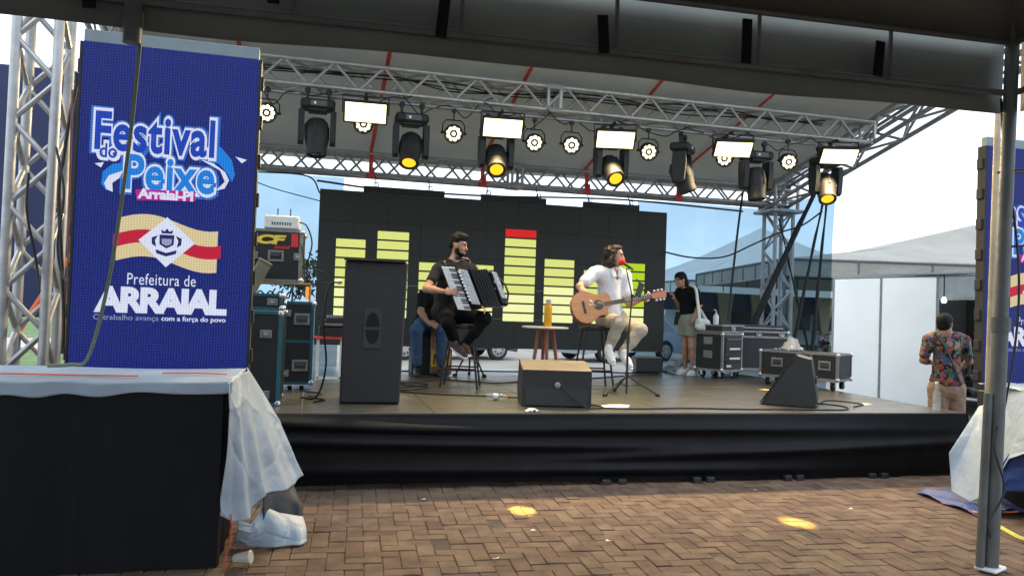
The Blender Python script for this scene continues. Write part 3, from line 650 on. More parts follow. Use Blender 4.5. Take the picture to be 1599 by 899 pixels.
# ------------------------------------------------------------------ blue banner screens
emat('ban_blue', (28, 41, 120), 1.05, pix=.42, amp=.3); emat('ban_white', (222, 228, 250), .95, pix=.10); emat('ban_cyan', (28, 128, 222), 1.0, pix=.2); emat('ban_dblue', (24, 66, 180), 1.0, pix=.2)
emat('ban_cream', (226, 208, 160), .9, pix=.12); emat('ban_red', (196, 30, 62), .95, pix=.15); emat('ban_pink', (190, 30, 150), .9, pix=.15); emat('ban_navy', (36, 44, 112), .8, pix=.1)
emat('ban_glow', (60, 120, 225), .8, pix=.25); emat('ban_grey', (165, 175, 215), .8, pix=.15)
mat('led_top', (.16, .20, .22), .5, var=.1)
def banner(x0, z0, y, W_, H_, label, rz=0, yaw_side=1):
    r = thing('banner_screen', label, 'LED screen', (x0, y, z0), rz)
    nzc = 4
    for i in range(2):
        for j in range(nzc):
            MB().box(((i+.5)*W_/2, .04, (j+.5)*H_/nzc), (W_/2-.0015, .08, H_/nzc-.0015)).build('cabinet', 'ban_blue', r, 0)
    MB().box((W_/2, .095, H_/2), (W_, .02, H_), bev=.003).build('seam_blocker', 'black_paint', r, 0)  # unseen plate, added to block sky light through the cabinet seams
    MB().box((W_/2, .045, H_+.045), (W_, .07, .09), bev=.004).build('top_frame', 'led_top', r, 0)
    for s in (0, 1):
        mb = MB(); mb.box((-.012 if s == 0 else W_+.012, .05, H_/2), (.02, .1, H_), bev=.003)
        for q in range(8): mb.box((-.028 if s == 0 else W_+.028, .06, .12+q*H_/8), (.02, .07, .1), bev=.004)
        mb.build('side_frame', 'rubber', r, 0)
    ub = lambda u: u*W_
    vb = lambda v: (1-v)*H_
    y_ = [-.002]
    def layer(): y_[0] -= .0008; return y_[0]
    def tx(body, u0, u1, v0, v1, m, **k): return text_mesh('lettering', body, ub(u0), ub(u1), vb(v1), vb(v0), layer(), m, r, **k)
    def poly(name, pts, m): 
        yy = layer(); return MB().add([(ub(u), yy, vb(v)) for u, v in pts], [tuple(range(len(pts)))]).build(name, m, r, 0)
    tx('Festival', .06, .79, .195, .345, 'ban_glow', bold=.10, sp=1.07); tx('Peixe', .235, .80, .318, .462, 'ban_glow', bold=.10, sp=1.07)
    # fish beside the words
    poly('fish_drawing', [(.66, .318), (.72, .290), (.80, .292), (.865, .330), (.888, .375), (.872, .400), (.84, .372), (.79, .345), (.70, .340)], 'ban_cyan')
    poly('fish_belly', [(.68, .335), (.76, .345), (.83, .370), (.855, .395), (.83, .422), (.78, .430), (.83, .400), (.80, .366)], 'ban_white')
    poly('fish_fin', [(.885, .318), (.955, .326), (.925, .338)], 'ban_white')
    poly('fish_drawing', [(.135, .432), (.14, .395), (.19, .370), (.27, .360), (.25, .385), (.18, .412), (.165, .452)], 'ban_cyan')
    poly('fish_belly', [(.15, .430), (.175, .405), (.25, .388), (.235, .410), (.195, .428), (.20, .455), (.165, .448)], 'ban_white')
    poly('fish_fin', [(.095, .372), (.145, .366), (.13, .383)], 'ban_white')
    tx('Festival', .075, .775, .20, .34, 'ban_white', bold=.066, sp=1.07); tx('do', .10, .235, .298, .362, 'ban_white', bold=.09)
    tx('Peixe', .25, .785, .325, .455, 'ban_white', bold=.066, sp=1.07)
    tx('Festival', .088, .762, .21, .33, 'ban_dblue', bold=.028, sp=1.08); tx('do', .118, .215, .308, .352, 'ban_dblue', bold=.02)
    tx('Peixe', .262, .772, .335, .445, 'ban_cyan', bold=.028, sp=1.08)
    poly('pink_glow', [(.325, .443), (.66, .437), (.668, .468), (.335, .476)], 'ban_pink')
    tx('Arraial-PI', .338, .652, .438, .470, 'ban_white', bold=.045, sp=.95)
    # flag with lozenge and crest
    wave = lambda u, o: o-.020*math.sin((u-.23)*9.2)+.012*(u-.23)
    us = [.235+k*.57/14 for k in range(15)]
    poly('flag', [(u, wave(u, .535)) for u in us]+[(u, wave(u, .665)) for u in us[::-1]], 'ban_cream')
    poly('flag_stripe', [(u, wave(u, .582)) for u in [.215+k*.61/14 for k in range(15)]]+[(u, wave(u, .622)) for u in [.215+k*.61/14 for k in range(15)][::-1]], 'ban_red')
    poly('lozenge', [(.355, .598), (.512, .523), (.675, .600), (.515, .678)], 'ban_white')
    c = (.514, .598)
    poly('crest_shield', [(c[0]-.042, c[1]-.020), (c[0]+.042, c[1]-.020), (c[0]+.04, c[1]+.010), (c[0], c[1]+.022), (c[0]-.04, c[1]+.010)], 'ban_navy')
    poly('crest_field', [(c[0]-.03, c[1]-.008), (c[0]+.03, c[1]-.008), (c[0]+.026, c[1]+.008), (c[0], c[1]+.014), (c[0]-.026, c[1]+.008)], 'ban_grey')
    for s in (-1, 1): poly('crest_branch', [(c[0]+s*.05, c[1]-.018), (c[0]+s*.085, c[1]-.010), (c[0]+s*.083, c[1]+.010), (c[0]+s*.058, c[1]+.018), (c[0]+s*.066, c[1]-.002)], 'ban_navy')
    poly('crest_crown', [(c[0]-.03, c[1]-.024), (c[0]-.034, c[1]-.036), (c[0]-.014, c[1]-.030), (c[0], c[1]-.040), (c[0]+.014, c[1]-.030), (c[0]+.034, c[1]-.036), (c[0]+.03, c[1]-.024)], 'ban_navy')
    poly('crest_ribbon', [(c[0]-.06, c[1]+.026), (c[0], c[1]+.036), (c[0]+.06, c[1]+.026), (c[0]+.055, c[1]+.038), (c[0], c[1]+.047), (c[0]-.055, c[1]+.038)], 'ban_navy')
    tx('Prefeitura de', .305, .69, .700, .735, 'ban_white', bold=.0, sp=1.05)
    tx('ARRAIAL', .13, .875, .742, .822, 'ban_white', bold=.055, sp=.88)
    tx('O trabalho avança', .13, .49, .828, .848, 'ban_grey', bold=.0); tx('com a força do povo', .505, .872, .828, .848, 'ban_white', bold=.02)
    return r
banner(-1.665, 1.05, 6.0, 1.185, 2.33, 'tall blue LED banner left of the stage with festival lettering and flag')
banner(6.2, .98, 6.0, 1.185, 2.33, 'blue LED banner at the right edge, cut off behind the tent pole')
# plain panel seen behind the left tower
pp = thing('banner_screen', 'plain dark blue panel seen through the left truss tower', 'LED screen', (-3.338,8.6,1.334))
mat('navy_panel', (.012, .022, .085), .6)
MB().box((.42, .04, 1.25), (.98, .08, 2.5), bev=.01).build('panel', 'navy_panel', pp, 0)
MB().box((.42, .12, 1.25), (.9, .06, 2.4), bev=.01).build('rear_frame', 'black_paint', pp, 0)
# ------------------------------------------------------------------ tarpaulin covered platforms in the foreground
def crease(u, v, s=0.):
    return .010*math.sin(u*23+5*math.sin(v*7+s))+.007*math.sin(v*31+4*math.sin(u*13+s))+.004*math.sin(u*71+v*53+s)
pl = thing('platform', 'large black cloth-covered platform in the left foreground', 'platform', (-.5, 4.82, 0))
def blk(u, v):
    x = -4.2+u*3.7; z = 1.08*(1-v); y = 4.80-.012*math.sin(u*3+1)-.010*math.sin(u*37+v)-.015*math.exp(-((u-.795)/.006)**2)
    return (x+.5, y-4.82, z)
MB().grid(blk, 140, 10).build('front_cloth', 'black_cloth', pl, 80)
MB().grid(lambda u, v: (.0+.008*math.sin(u*19), u*.85-.02, 1.06*(1-v)+.02), 20, 6).build('side_cloth', 'black_cloth', pl, 80)
MB().box((-1.85, .42, .53), (3.68, .80, 1.04), bev=.01).build('frame_box', 'black_paint', pl, 0)
MB().box((-.03, .06, .13), (.05, .05, .26), bev=.01).build('leg', 'black_paint', pl, 0)
def tarp_top(u, v):
    x = -4.2+u*3.75; hang = .03+.05*abs(math.sin(u*6.3+.9*math.sin(u*4)+.6))+.025*math.sin(u*23+2*math.sin(u*9))**2*u
    fl = .010*math.sin(x*5+3*math.sin(x*2.3))+.006*math.sin(x*13)
    if v < .2: t = v/.2; return (x, 4.765-.02*(1-t)+.008*math.sin(x*17)*(1-t), 1.10-hang*(1-t)+fl*t*.5)
    t = (v-.2)/.8; return (x, 4.765+t*.93, 1.10+fl*.5*(1-t)+.012*math.exp(-((t-.35-.1*math.sin(x*1.7))/.03)**2)+.010*math.exp(-((t-.6-.2*math.sin(x*.9+1))/.02)**2)+.006*math.sin(t*9+x*4)*t)
tl = thing('tarpaulin', 'pale grey tarpaulin spread over the black platform and hanging down its right end', 'tarpaulin', (-.5, 5.2, 1.1))
o_ = V((-.5, 5.2, 1.1))
MB().grid(lambda u, v: V(tarp_top(u, v))-o_, 150, 30).build('top_sheet', 'tarp_white', tl, 80, solid=.003)
def poly_at(pts, u):
    t = u*(len(pts)-1); i = min(int(t), len(pts)-2); return V(pts[i]).lerp(V(pts[i+1]), t-i)
def folded(top, hem, u, v, s, amp=.035, nf=5, bulge=.06):
    a, b = poly_at(top, u), poly_at(hem, u); p = a.lerp(b, v)
    rr_ = random.Random(int(s*1000)); w_ = 0; wr_ = 0
    kn = [rr_.uniform(-1, 1) for _ in range(nf*2+3)]; t = (u+.05*math.sin(v*2.5+s*7))*(nf*2); i = max(0, min(int(t), nf*2)); f_ = t-i; f_ = f_*f_*(3-2*f_)*.6+f_*.4
    w_ = amp*1.15*v**.8*(kn[i]*(1-f_)+kn[i+1]*f_)
    for k in range(9):
        an = rr_.uniform(0, 3.14); du, dv = u-rr_.random(), v-rr_.random(); d1 = du*math.cos(an)+dv*math.sin(an); d2 = -du*math.sin(an)+dv*math.cos(an)
        wr_ += rr_.choice((-1, 1))*.012*math.exp(-abs(d1)/.035)*math.exp(-(d2/.22)**2)
    return p, w_+wr_+bulge*math.sin(math.pi*min(1, v*1.15))*.5
ttop = [(-.47, 4.72, 1.105), (-.455, 4.95, 1.115), (-.44, 5.2, 1.115), (-.42, 5.45, 1.11), (-0.442,5.65,1.119)]
them = [(-0.458,4.74,0.333), (-0.402,4.8,0.281), (-0.321,4.9,0.285), (-0.279,5.05,0.378), (-0.238,5.15,0.353), (-0.146,5.35,0.327), (-0.063,5.5,0.329), (-0.01,5.6,0.371)]
def tarp_side(u, v):
    p, w_ = folded(ttop, them, u, v, .2, .040, 5)
    return p+V((w_*.8, -w_*.7, .0))-o_
MB().grid(tarp_side, 110, 80).build('side_flap', 'tarp_white', tl, 80, solid=.003)
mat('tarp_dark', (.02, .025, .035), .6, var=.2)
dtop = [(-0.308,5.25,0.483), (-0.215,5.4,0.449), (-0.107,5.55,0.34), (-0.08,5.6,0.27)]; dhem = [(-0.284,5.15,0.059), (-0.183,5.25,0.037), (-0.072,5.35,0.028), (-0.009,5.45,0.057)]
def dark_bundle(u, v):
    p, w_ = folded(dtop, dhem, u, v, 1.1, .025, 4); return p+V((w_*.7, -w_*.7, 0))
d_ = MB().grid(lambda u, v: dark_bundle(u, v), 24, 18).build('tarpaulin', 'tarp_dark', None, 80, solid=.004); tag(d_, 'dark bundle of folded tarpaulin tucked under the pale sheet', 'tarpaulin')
ftop = [(-0.405,5.0,0.238), (-0.336,5.1,0.184), (-0.269,5.2,0.268), (-0.174,5.25,0.211), (-0.098,5.3,0.182), (-0.024,5.35,0.154)]; fhem = [(-0.451,5.172,0.035), (-0.359,5.133,0.035), (-0.261,5.106,0.035), (-0.145,5.116,0.035), (-0.047,5.129,0.035), (0.011,5.189,0.035)]
def foot_tarp(u, v):
    p, w_ = folded(ftop, fhem, u, v, 2.3, .014, 3, .04); return p+V((w_*.5, -w_*.85, 0))
ft = MB().grid(foot_tarp, 60, 40).build('tarpaulin', 'tarp_white', None, 80, solid=.003); tag(ft, 'crumpled end of pale tarpaulin lying on the bricks below the platform', 'tarpaulin')
for a, b, lb in (((-4.0, 5.02, 1.113), (-1.0, 4.98, 1.115), 'long'), ((-.9, 5.15, 1.118), (-.52, 5.12, 1.118), 'short')):
    cable('strap', [a, ((a[0]+b[0])/2, a[1]+.03, 1.118), b], .005, 'orange_strap', lb+' orange cord lying on the pale tarpaulin of the left platform', 'strap')
cable('strap', [(-.43, 4.80, .33), (-.42, 4.77, .2), (-.445, 4.76, .1), (-.44, 4.74, .03)], .004, 'red_strap', 'red strap hanging at the foot of the left platform', 'strap')
# right platform
pr_ = thing('platform', 'platform with black sides at the right edge under white and blue tarpaulin', 'platform', (5.9, 5.6, 0))
MB().box((1.22, -.32, .5), (2.5, .95, 1.0), bev=.01).build('frame_box', 'black_paint', pr_, 0)
MB().box((1.22, -.83, .34), (2.6, .04, .62), bev=.01).build('front_panel', 'black_cloth', pr_, 0)
tr_ = thing('tarpaulin', 'white tarpaulin with blue underside draped over the right platform', 'tarpaulin', (5.9, 5.4, 1.05)); o2 = V((5.9, 5.4, 1.05))
MB().grid(lambda u, v: V((5.55+.33*v+u*2.7, 4.72+v*1.03, 1.06+.4*crease(u*1.5, v, 3))), 60, 40).build('top_sheet', 'tarp_white', tr_, 80, solid=.003, loc=-o2)
rtop = [(6.058,5.75,1.064), (5.847,5.4,1.071), (5.686,5.1,1.08), (5.55, 4.72, 1.06)]
rhem = [(5.577,5.75,0.433), (5.516,5.65,0.103), (5.516,5.45,0.074), (5.455,5.2,0.202), (5.373,4.95,0.537), (5.42, 4.66, .70)]
def rflap(u, v):
    p, w_ = folded(rtop, rhem, u, v, .6, .03, 4)
    return p+V((-w_*.7, -w_*.7, 0))
MB().grid(rflap, 90, 70).build('side_flap', 'tarp_white', tr_, 80, solid=.003, loc=-o2)
MB().grid(lambda u, v: V((5.56+u*2.6, 4.70-.06*v+.015*math.sin(u*30+v*3), 1.06-.36*v+.02*math.sin(u*25))), 60, 10).build('front_flap', 'tarp_white', tr_, 80, solid=.003, loc=-o2)
MB().grid(lambda u, v: V((5.46+u*2.7-.15*v*(1-u), 4.67-.05*v+.03*math.sin(u*26+v*3), .74-.30*v+.03*math.sin(u*19))), 60, 12).build('blue_hem', 'tarp_blue', tr_, 80, solid=.003, loc=-o2)
MB().grid(lambda u, v: V((5.30+u*.55+.10*v, 5.15+v*.80, .03+.06*math.sin(u*3+v*4)**2*u+.025*math.sin(v*6+u*8)**2)), 40, 40).build('blue_foot', 'tarp_blue', tr_, 80, solid=.003, loc=-o2)
btp = [(5.412,5.24,0.167), (5.416,4.99,0.569), (5.486,4.72,0.684)]; bht = [(5.415,5.24,0.077), (5.433,5.0,0.271), (5.494,4.72,0.317)]
def bside(u, v):
    p, w_ = folded(btp, bht, u, v, 3.1, .015, 4, .02); return p+V((-w_*.6, -w_*.7, 0))
MB().grid(bside, 40, 16).build('blue_hem', 'tarp_blue', tr_, 80, solid=.003, loc=-o2)
mat('hose_yellow', (.62, .60, .12), .5)
cable('hose', [(5.21,4.873,0.03), (5.146,4.712,0.03), (5.106,4.557,0.03), (5.237,4.417,0.03)], .018, 'hose_yellow', 'yellow hose end lying on the bricks behind the tent pole', 'hose')
cable('cord', [(5.341,5.579,0.03), (5.447,5.481,0.03), (5.323,5.194,0.05), (5.508,5.247,0.03), (5.699,5.151,0.06)], .008, 'orange_strap', 'thin orange cord trailing from the blue tarpaulin on the bricks', 'cord')
cup = thing('plastic_cup', 'crushed clear plastic cup lying on the bricks by the platform', 'cup', (-0.358,4.82,0.03))
mat('cup_plastic', (.62, .58, .50), .3, var=.1, trans=.3)
CM = MX.Translation((0, 0, .036)) @ MX.Rotation(R(80), 4, 'Y') @ MX.Rotation(.3, 4, 'X')
MB().lathe([(.024, -.05), (.026, -.045), (.037, .05), (.034, .048), (.022, -.04)], CM, 18).build('cup_wall', 'cup_plastic', cup)
MB().lathe([(.037, .046), (.041, .05), (.037, .054)], CM, 18).build('rim', 'cup_plastic', cup)
# cables tied to the tent pole
pc = TB
for k, (z0, z1) in enumerate(((3.1, 2.3), (2.3, 1.5))): pass
cable('cable', [pc+V((.06*math.cos(a*.5+2.5), .06*math.sin(a*.5+2.5)-.0, 3.1-a*.22)) for a in range(0, 13)], .008, 'cable_black', 'black cable winding down the grey tent pole', n=6)
cable('cable', [pc+V((-.16, -.09, .95)), pc+V((-.20, -.11, .8)), pc+V((-.14, -.13, .55)), pc+V((-.25, -.12, .35)), pc+V((-.22, -.11, .25))], .007, 'cable_black', 'black cable loop near the foot of the tent pole', n=6)
for z, k in ((2.62, 'upper'), (2.12, 'lower')):
    cable('cable', [pc+V((.06, -.06, z)), pc+V((-.062, -.03, z-.015)), pc+V((-.02, .06, z-.01)), pc+V((.4, .1, z+.03)), pc+V((1.2, .1, z+.02))], .008, 'cable_black', k+' black cable tied round the tent pole running off to the right', n=6)
mat('bamboo', (.42, .34, .22), .6, var=.2)
tag(MB().cyl((4.72, 4.55, .0), (4.86, 4.62, 3.3), .022).build('wooden_pole', 'bamboo'), 'thin tan pole standing just behind the grey tent pole', 'pole')
# ------------------------------------------------------------------ rear mesh screens
def net_mat(name, col, t):
    m = bpy.data.materials.new(name); m.use_nodes = True; MATS[name] = m; n = m.node_tree.nodes; l = m.node_tree.links
    tr = n.new('ShaderNodeBsdfTransparent'); tr.inputs[0].default_value = (*t, 1); b = n['Principled BSDF']; b.inputs['Base Color'].default_value = (*col, 1); b.inputs['Roughness'].default_value = .7
    ms = n.new('ShaderNodeMixShader'); noi = n.new('ShaderNodeTexNoise'); noi.inputs['Scale'].default_value = 1.6; noi.inputs['Detail'].default_value = 4; tcn = n.new('ShaderNodeTexCoord'); l.new(tcn.outputs['Object'], noi.inputs['Vector'])
    mr = n.new('ShaderNodeMapRange'); mr.inputs[1].default_value = .3; mr.inputs[2].default_value = .7; mr.inputs[3].default_value = .16; mr.inputs[4].default_value = .28; l.new(noi.outputs['Fac'], mr.inputs[0]); l.new(mr.outputs[0], ms.inputs[0])
    l.new(tr.outputs[0], ms.inputs[1]); l.new(b.outputs[0], ms.inputs[2]); l.new(ms.outputs[0], n['Material Output'].inputs[0])
net_mat('net', (.03, .036, .042), (.36, .49, .59))
for x0, x1, lb in ((-2.1, .35, 'left'), (5.2, 7.95, 'right')):
    def nf(u, v): return (x0+u*(x1-x0), 11.98+.03*math.sin(u*9+v*2)+.015*math.sin(v*14+u*5), .3+v*3.18)
    tag(MB().grid(nf, 40, 30).build('mesh_screen', 'net', None, 80), 'dark see-through mesh hung behind the stage '+('beside the blue banner' if lb == 'left' else 'between video wall and white booth'), 'mesh screen')
tag(MB().grid(lambda u, v: (7.97+.02*math.sin(u*12)+.02*math.sin(v*6), 11.96-u*1.42*(1-.12*(1-v)), .3+v*(3.18+.25*u)), 20, 30).build('mesh_screen', 'net', None, 80), 'dark see-through mesh returning along the right side of the stage', 'mesh screen')
mat('net_dark', (.014, .015, .017), .8, var=.3, scale=20)
def bundle(p, q, r0, r1, lb):
    p, q = V(p), V(q); mb = MB(); pts = [p.lerp(q, i/14)+V((.006*math.sin(i*1.1), .006*math.cos(i*.9), 0)) for i in range(15)]
    mb.tube(pts, [r0+(r1-r0)*i/14+.004*math.sin(i*1.7) for i in range(15)], 9)
    tag(mb.build('mesh_drape', 'net_dark'), lb, 'mesh drape')
bundle((7.883,10.9,3.777), (6.94,11.2,1.471), .03, .065, 'thick gathered dark mesh slanting down in front of the rear truss tower')
bundle((7.896,10.75,3.631), (7.38,10.75,1.14), .016, .03, 'thin gathered mesh strand slanting down right of the rear tower')
bundle((7.907,10.7,3.625), (7.697,10.7,1.068), .014, .035, 'dark mesh strand hanging nearest the white booth')
bundle((7.494,11.4,3.259), (7.982,11.2,1.073), .012, .02, 'thin dark strand crossing the mesh behind the flight cases')
for pts, lb in ((((1040, 395), (1080, 402), (1130, 400), (1170, 382), (1215, 362), (1245, 352), (1270, 345)), 'black cable sagging across the right mesh screen'),):
    cable('cable', [(5.358,11.3,2.57), (5.856,11.3,2.502), (6.429,11.3,2.541), (6.889,11.2,2.758), (7.226,11.0,2.95), (7.592,10.9,3.088), (7.894,10.8,3.325)], .014, 'cable_black', lb)
cable('cable', [(6.866,11.5,3.661), (6.79,11.5,3.01), (6.718,11.5,2.256), (6.589,11.4,1.508)], .018, 'cable_black', 'black cable hanging straight down left of the rear truss tower')
cable('cable', [(-1.009,11.9,3.345), (-0.643,11.9,3.23), (0.009,11.9,3.093)], .008, 'cable_black', 'thin cable crossing the left mesh beside the banner')
cable('cable', [(-0.934,11.8,3.449), (-0.191,11.8,3.44), (0.004,11.8,3.195)], .012, 'cable_black', 'black cord along the top of the left mesh')
cable('cable', [(-0.049,11.6,3.353), (0.93,11.6,3.291), (2.502,11.6,3.305), (3.964,11.6,3.376), (5.066,11.6,3.4), (6.936,11.6,3.353)], .016, 'cable_black', 'long black cable running under the rear truss above the video wall')
# ------------------------------------------------------------------ flight cases
mat('case_black', (.012, .0125, .014), .5, var=.2, scale=9, bump=.08, bscale=260, dirt=.25)
mat('case_teal', (.01, .10, .13), .45, var=.2, scale=9, dirt=.3)
mat('case_alu', (.27, .27, .265), .42, .7, var=.15, scale=20, dirt=.4)
mat('steel', (.6, .6, .6), .3, .9, var=.1, scale=30)
mat('wood_tan', (.36, .24, .13), .55, var=.2, scale=6, stretch=(1, 1, 8))
mat('white_plastic', (.72, .72, .68), .4, var=.06)
mat('pink_cloth', (.70, .22, .26), .8, var=.2)
def latch(parent, p, s=(.10, .012, .07), rz=0, mt='case_alu'):
    mb = MB(); M_ = MX.Translation(V(p)) @ MX.Rotation(rz, 4, 'Z')
    mb.box((0, 0, 0), s, bev=.004, M=M_); mb.box((0, -s[1]*.8, 0), (s[0]*.45, s[1], s[2]*.55), bev=.003, M=M_)
    o = mb.build('latch', mt, parent, 0)
    MB().box((0, -s[1]*1.4, 0), (s[0]*.3, .006, s[2]*.2), M=M_).build('latch_key', 'steel', o, 0)
def handle(parent, p, s=(.16, .012, .12), rz=0):
    M_ = MX.Translation(V(p)) @ MX.Rotation(rz, 4, 'Z'); mb = MB()
    for a, b, c, d in ((0, s[2]/2-.012, s[0], .024), (0, -s[2]/2+.012, s[0], .024)): mb.box((a, 0, b), (c, s[1], d), bev=.003, M=M_)
    for q in (-1, 1): mb.box((q*(s[0]/2-.012), 0, 0), (.024, s[1], s[2]-.05), bev=.003, M=M_)
    o = mb.build('handle', 'case_alu', parent, 0)
    MB().box((0, .002, 0), (s[0]-.05, .005, s[2]-.05), M=M_).build('handle_dish', 'screen_dark', o, 0)
    g = MB(); g.tube([M_ @ V(q) for q in ((-s[0]*.3, -.004, .01), (-s[0]*.3, -.022, -.01), (s[0]*.3, -.022, -.01), (s[0]*.3, -.004, .01))], .007); g.build('grip', 'rubber', o)
def flight_case(name, label, p, rz, size, trim='case_alu', body='case_black', wheels=.0, seam=.7, hw=()):
    r = thing(name, label, 'flight case', p, rz, None); sx, sy, sz = size; z0 = wheels
    MB().box((0, sy/2, z0+sz/2), (sx-.008, sy-.008, sz-.008), bev=.004).build('body', body, r, 0)
    w = .028; t = .006
    for z in (z0, z0+sz):
        s = 1 if z == z0 else -1
        for y in (0, sy): MB().box((0, y, z+s*w/2), (sx+t, t, w), bev=.002).build('edge_trim', trim, r, 0)
        for x in (-sx/2, sx/2): MB().box((x, sy/2, z+s*w/2+.0006), (t, sy+t, w-.001), bev=.002).build('edge_trim', trim, r, 0)
    for x in (-sx/2, sx/2):
        for y in (0, sy):
            mb = MB(); mb.box((x-math.copysign(w/2, x), y+(-.0012 if y == 0 else .0012), z0+sz/2), (w, t, sz-.002), bev=.002); mb.box((x+math.copysign(.0012, x), y+(w/2 if y == 0 else -w/2), z0+sz/2), (t, w, sz-.003), bev=.002); mb.build('edge_trim', trim, r, 0)
            for z in (z0+.02, z0+sz-.02): MB().lathe([(.0, -.03), (.02, -.026), (.03, -.008), (.03, .008), (.02, .026), (0, .03)], MX.Translation((x*.985, y+(.012 if y == 0 else -.012), z)), 10).build('corner', 'steel', r)
    if seam:
        MB().box((0, -.001, z0+sz*seam), (sx-.06, .005, .03), bev=.001).build('seam_trim', trim, r, 0); MB().box((sx/2+.001, sy/2, z0+sz*seam), (.005, sy-.06, .03), bev=.001).build('seam_trim', trim, r, 0); MB().box((-sx/2-.001, sy/2, z0+sz*seam), (.005, sy-.06, .03), bev=.001).build('seam_trim', trim, r, 0)
    if wheels:
        for x in (-sx/2+.09, sx/2-.09):
            for y in (.09, sy-.09):
                mb = MB(); mb.box((x, y, z0-.008), (.09, .09, .012)); mb.box((x-.028, y, z0-.045), (.006, .04, .07)); mb.box((x+.028, y, z0-.045), (.006, .04, .07)); c = mb.build('caster', 'steel', r, 0)
                MB().cyl((x-.02, y, wheels*.46), (x+.02, y, wheels*.46), wheels*.46, n=14).build('wheel', 'rubber', c)
    for h in hw:
        (latch if h[0] == 'l' else handle)(r, (h[1], -.008, z0+h[2]))
    return r
tc1 = flight_case('flight_case', 'front teal-edged black flight case standing half behind the blue banner', (-.74, 7.08, ZS), -.02, (.92, .6, .83), 'case_teal', wheels=.0, seam=0, hw=(('l', .33, .63), ('l', .33, .10)))
tc2 = flight_case('flight_case', 'tall narrow teal-edged flight case behind the black speaker', (-.16, 8.3, ZS), .06, (.30, .45, .86), 'case_teal', wheels=.06, seam=.52, hw=(('h', .03, .68), ('h', .03, .20), ('l', -.13, .74), ('l', -.13, .12)))
tc3 = flight_case('flight_case', 'small teal-edged case lying on the front teal case beside the banner', (-.62, 7.75, 1.49), 0, (.62, .4, .16), 'case_teal', seam=0, hw=(('l', .22, .08),))
cf = flight_case('flight_case', 'black rack case with yellow CF sticker under the white box', (-.42, 8.4, 1.78), -.04, (.52, .5, .55), 'case_alu', seam=0, hw=(('h', .0, .27),))
for s, x in ((-1, -.22), (1, .22)): latch(cf, (x, -.008, .27), (.08, .012, .08))
emat('sticker_yellow', (236, 196, 60), .55); emat('sticker_red', (196, 40, 40), .5)
mat('st_yellow', (.78, .55, .06), .5); mat('st_red', (.6, .03, .03), .5)
text_mesh('lettering', 'CF', -.20, .10, .39, .49, -.0065, 'st_yellow', cf, bold=.06, shear=.2)
text_mesh('lettering', 'Sound', -.02, .14, .345, .385, -.0065, 'st_red', cf, bold=.04, shear=.2)
MB().box((.185, -.006, .44), (.07, .004, .14)).build('sticker', 'st_red', cf, 0)
rb_ = thing('wireless_receiver', 'white box with two short antennas on top of the black rack case', 'receiver', (-.38, 8.42, 2.333), -.06)
MB().box((0, .15, .075), (.36, .3, .145), bev=.015).build('housing', 'white_plastic', rb_, 30)
for x in (-.05, .08): MB().cyl((x, .1, .145), (x, .1, .23), .006).build('antenna', 'rubber', rb_)
for k in range(8): MB().box((-.09+k*.026, -.002, .06), (.012, .004, .03)).build('vent_slot', 'screen_dark', rb_, 0)
cable('cable', [(-.2, 8.45, 2.42), (-.12, 8.42, 2.38), (-.06, 8.42, 2.2), (-.1, 8.45, 1.95), (-.08, 8.5, 1.7)], .008, 'cable_black', 'black cable curling down from the white receiver box')
cable('cable', [(-.19, 8.4, 2.25), (-.13, 8.38, 2.0), (-.12, 8.36, 1.75), (-.16, 8.3, 1.6)], .01, 'cable_black', 'black cable hanging along the right side of the rack case')
cable('cable', [(-.15, 8.4, 1.95), (0, 8.6, 1.93), (.1, 8.8, 1.9)], .01, 'cable_black', 'short black cable reaching right from the rack case')
sh = thing('shelf', 'open wooden shelf with lit orange lamp under the black rack case', 'shelf', (-.36, 8.35, 1.56))
MB().box((0, .22, .205), (.62, .44, .018), bev=.003).build('top_board', 'wood_tan', sh, 0); MB().box((0, .22, .01), (.62, .44, .018), bev=.003).build('bottom_board', 'wood_tan', sh, 0)
for x in (-.3, .3): MB().box((x, .22, .107), (.018, .44, .176), bev=.003).build('side_board', 'wood_tan', sh, 0)
emat('orange_glow', (255, 150, 60), 1.3); MB().box((.272, .0, .11), (.03, .02, .14), bev=.004).build('lamp', 'orange_glow', sh, 0)
for k in range(5): MB().tube(bez([(-.26+k*.1, .05, .03), (-.2+k*.1, .0, .12), (-.12+k*.1, .06, .05), (-.05+k*.08, .02, .15)], 5), .008).build('wire', 'cable_black', sh)
mat('olive_case', (.16, .15, .10), .6, var=.15)
bx = thing('instrument_case', 'olive cardboard case leaning against the rack case', 'case', (-.66, 8.2, 1.66), 0)
BM = MX.Rotation(.45, 4, 'Y'); MB().box((0, 0, .17), (.13, .14, .34), bev=.012, M=BM).build('shell', 'olive_case', bx, 0); MB().box((0, 0, .345), (.14, .15, .03), bev=.006, M=BM).build('lid', 'olive_case', bx, 0)
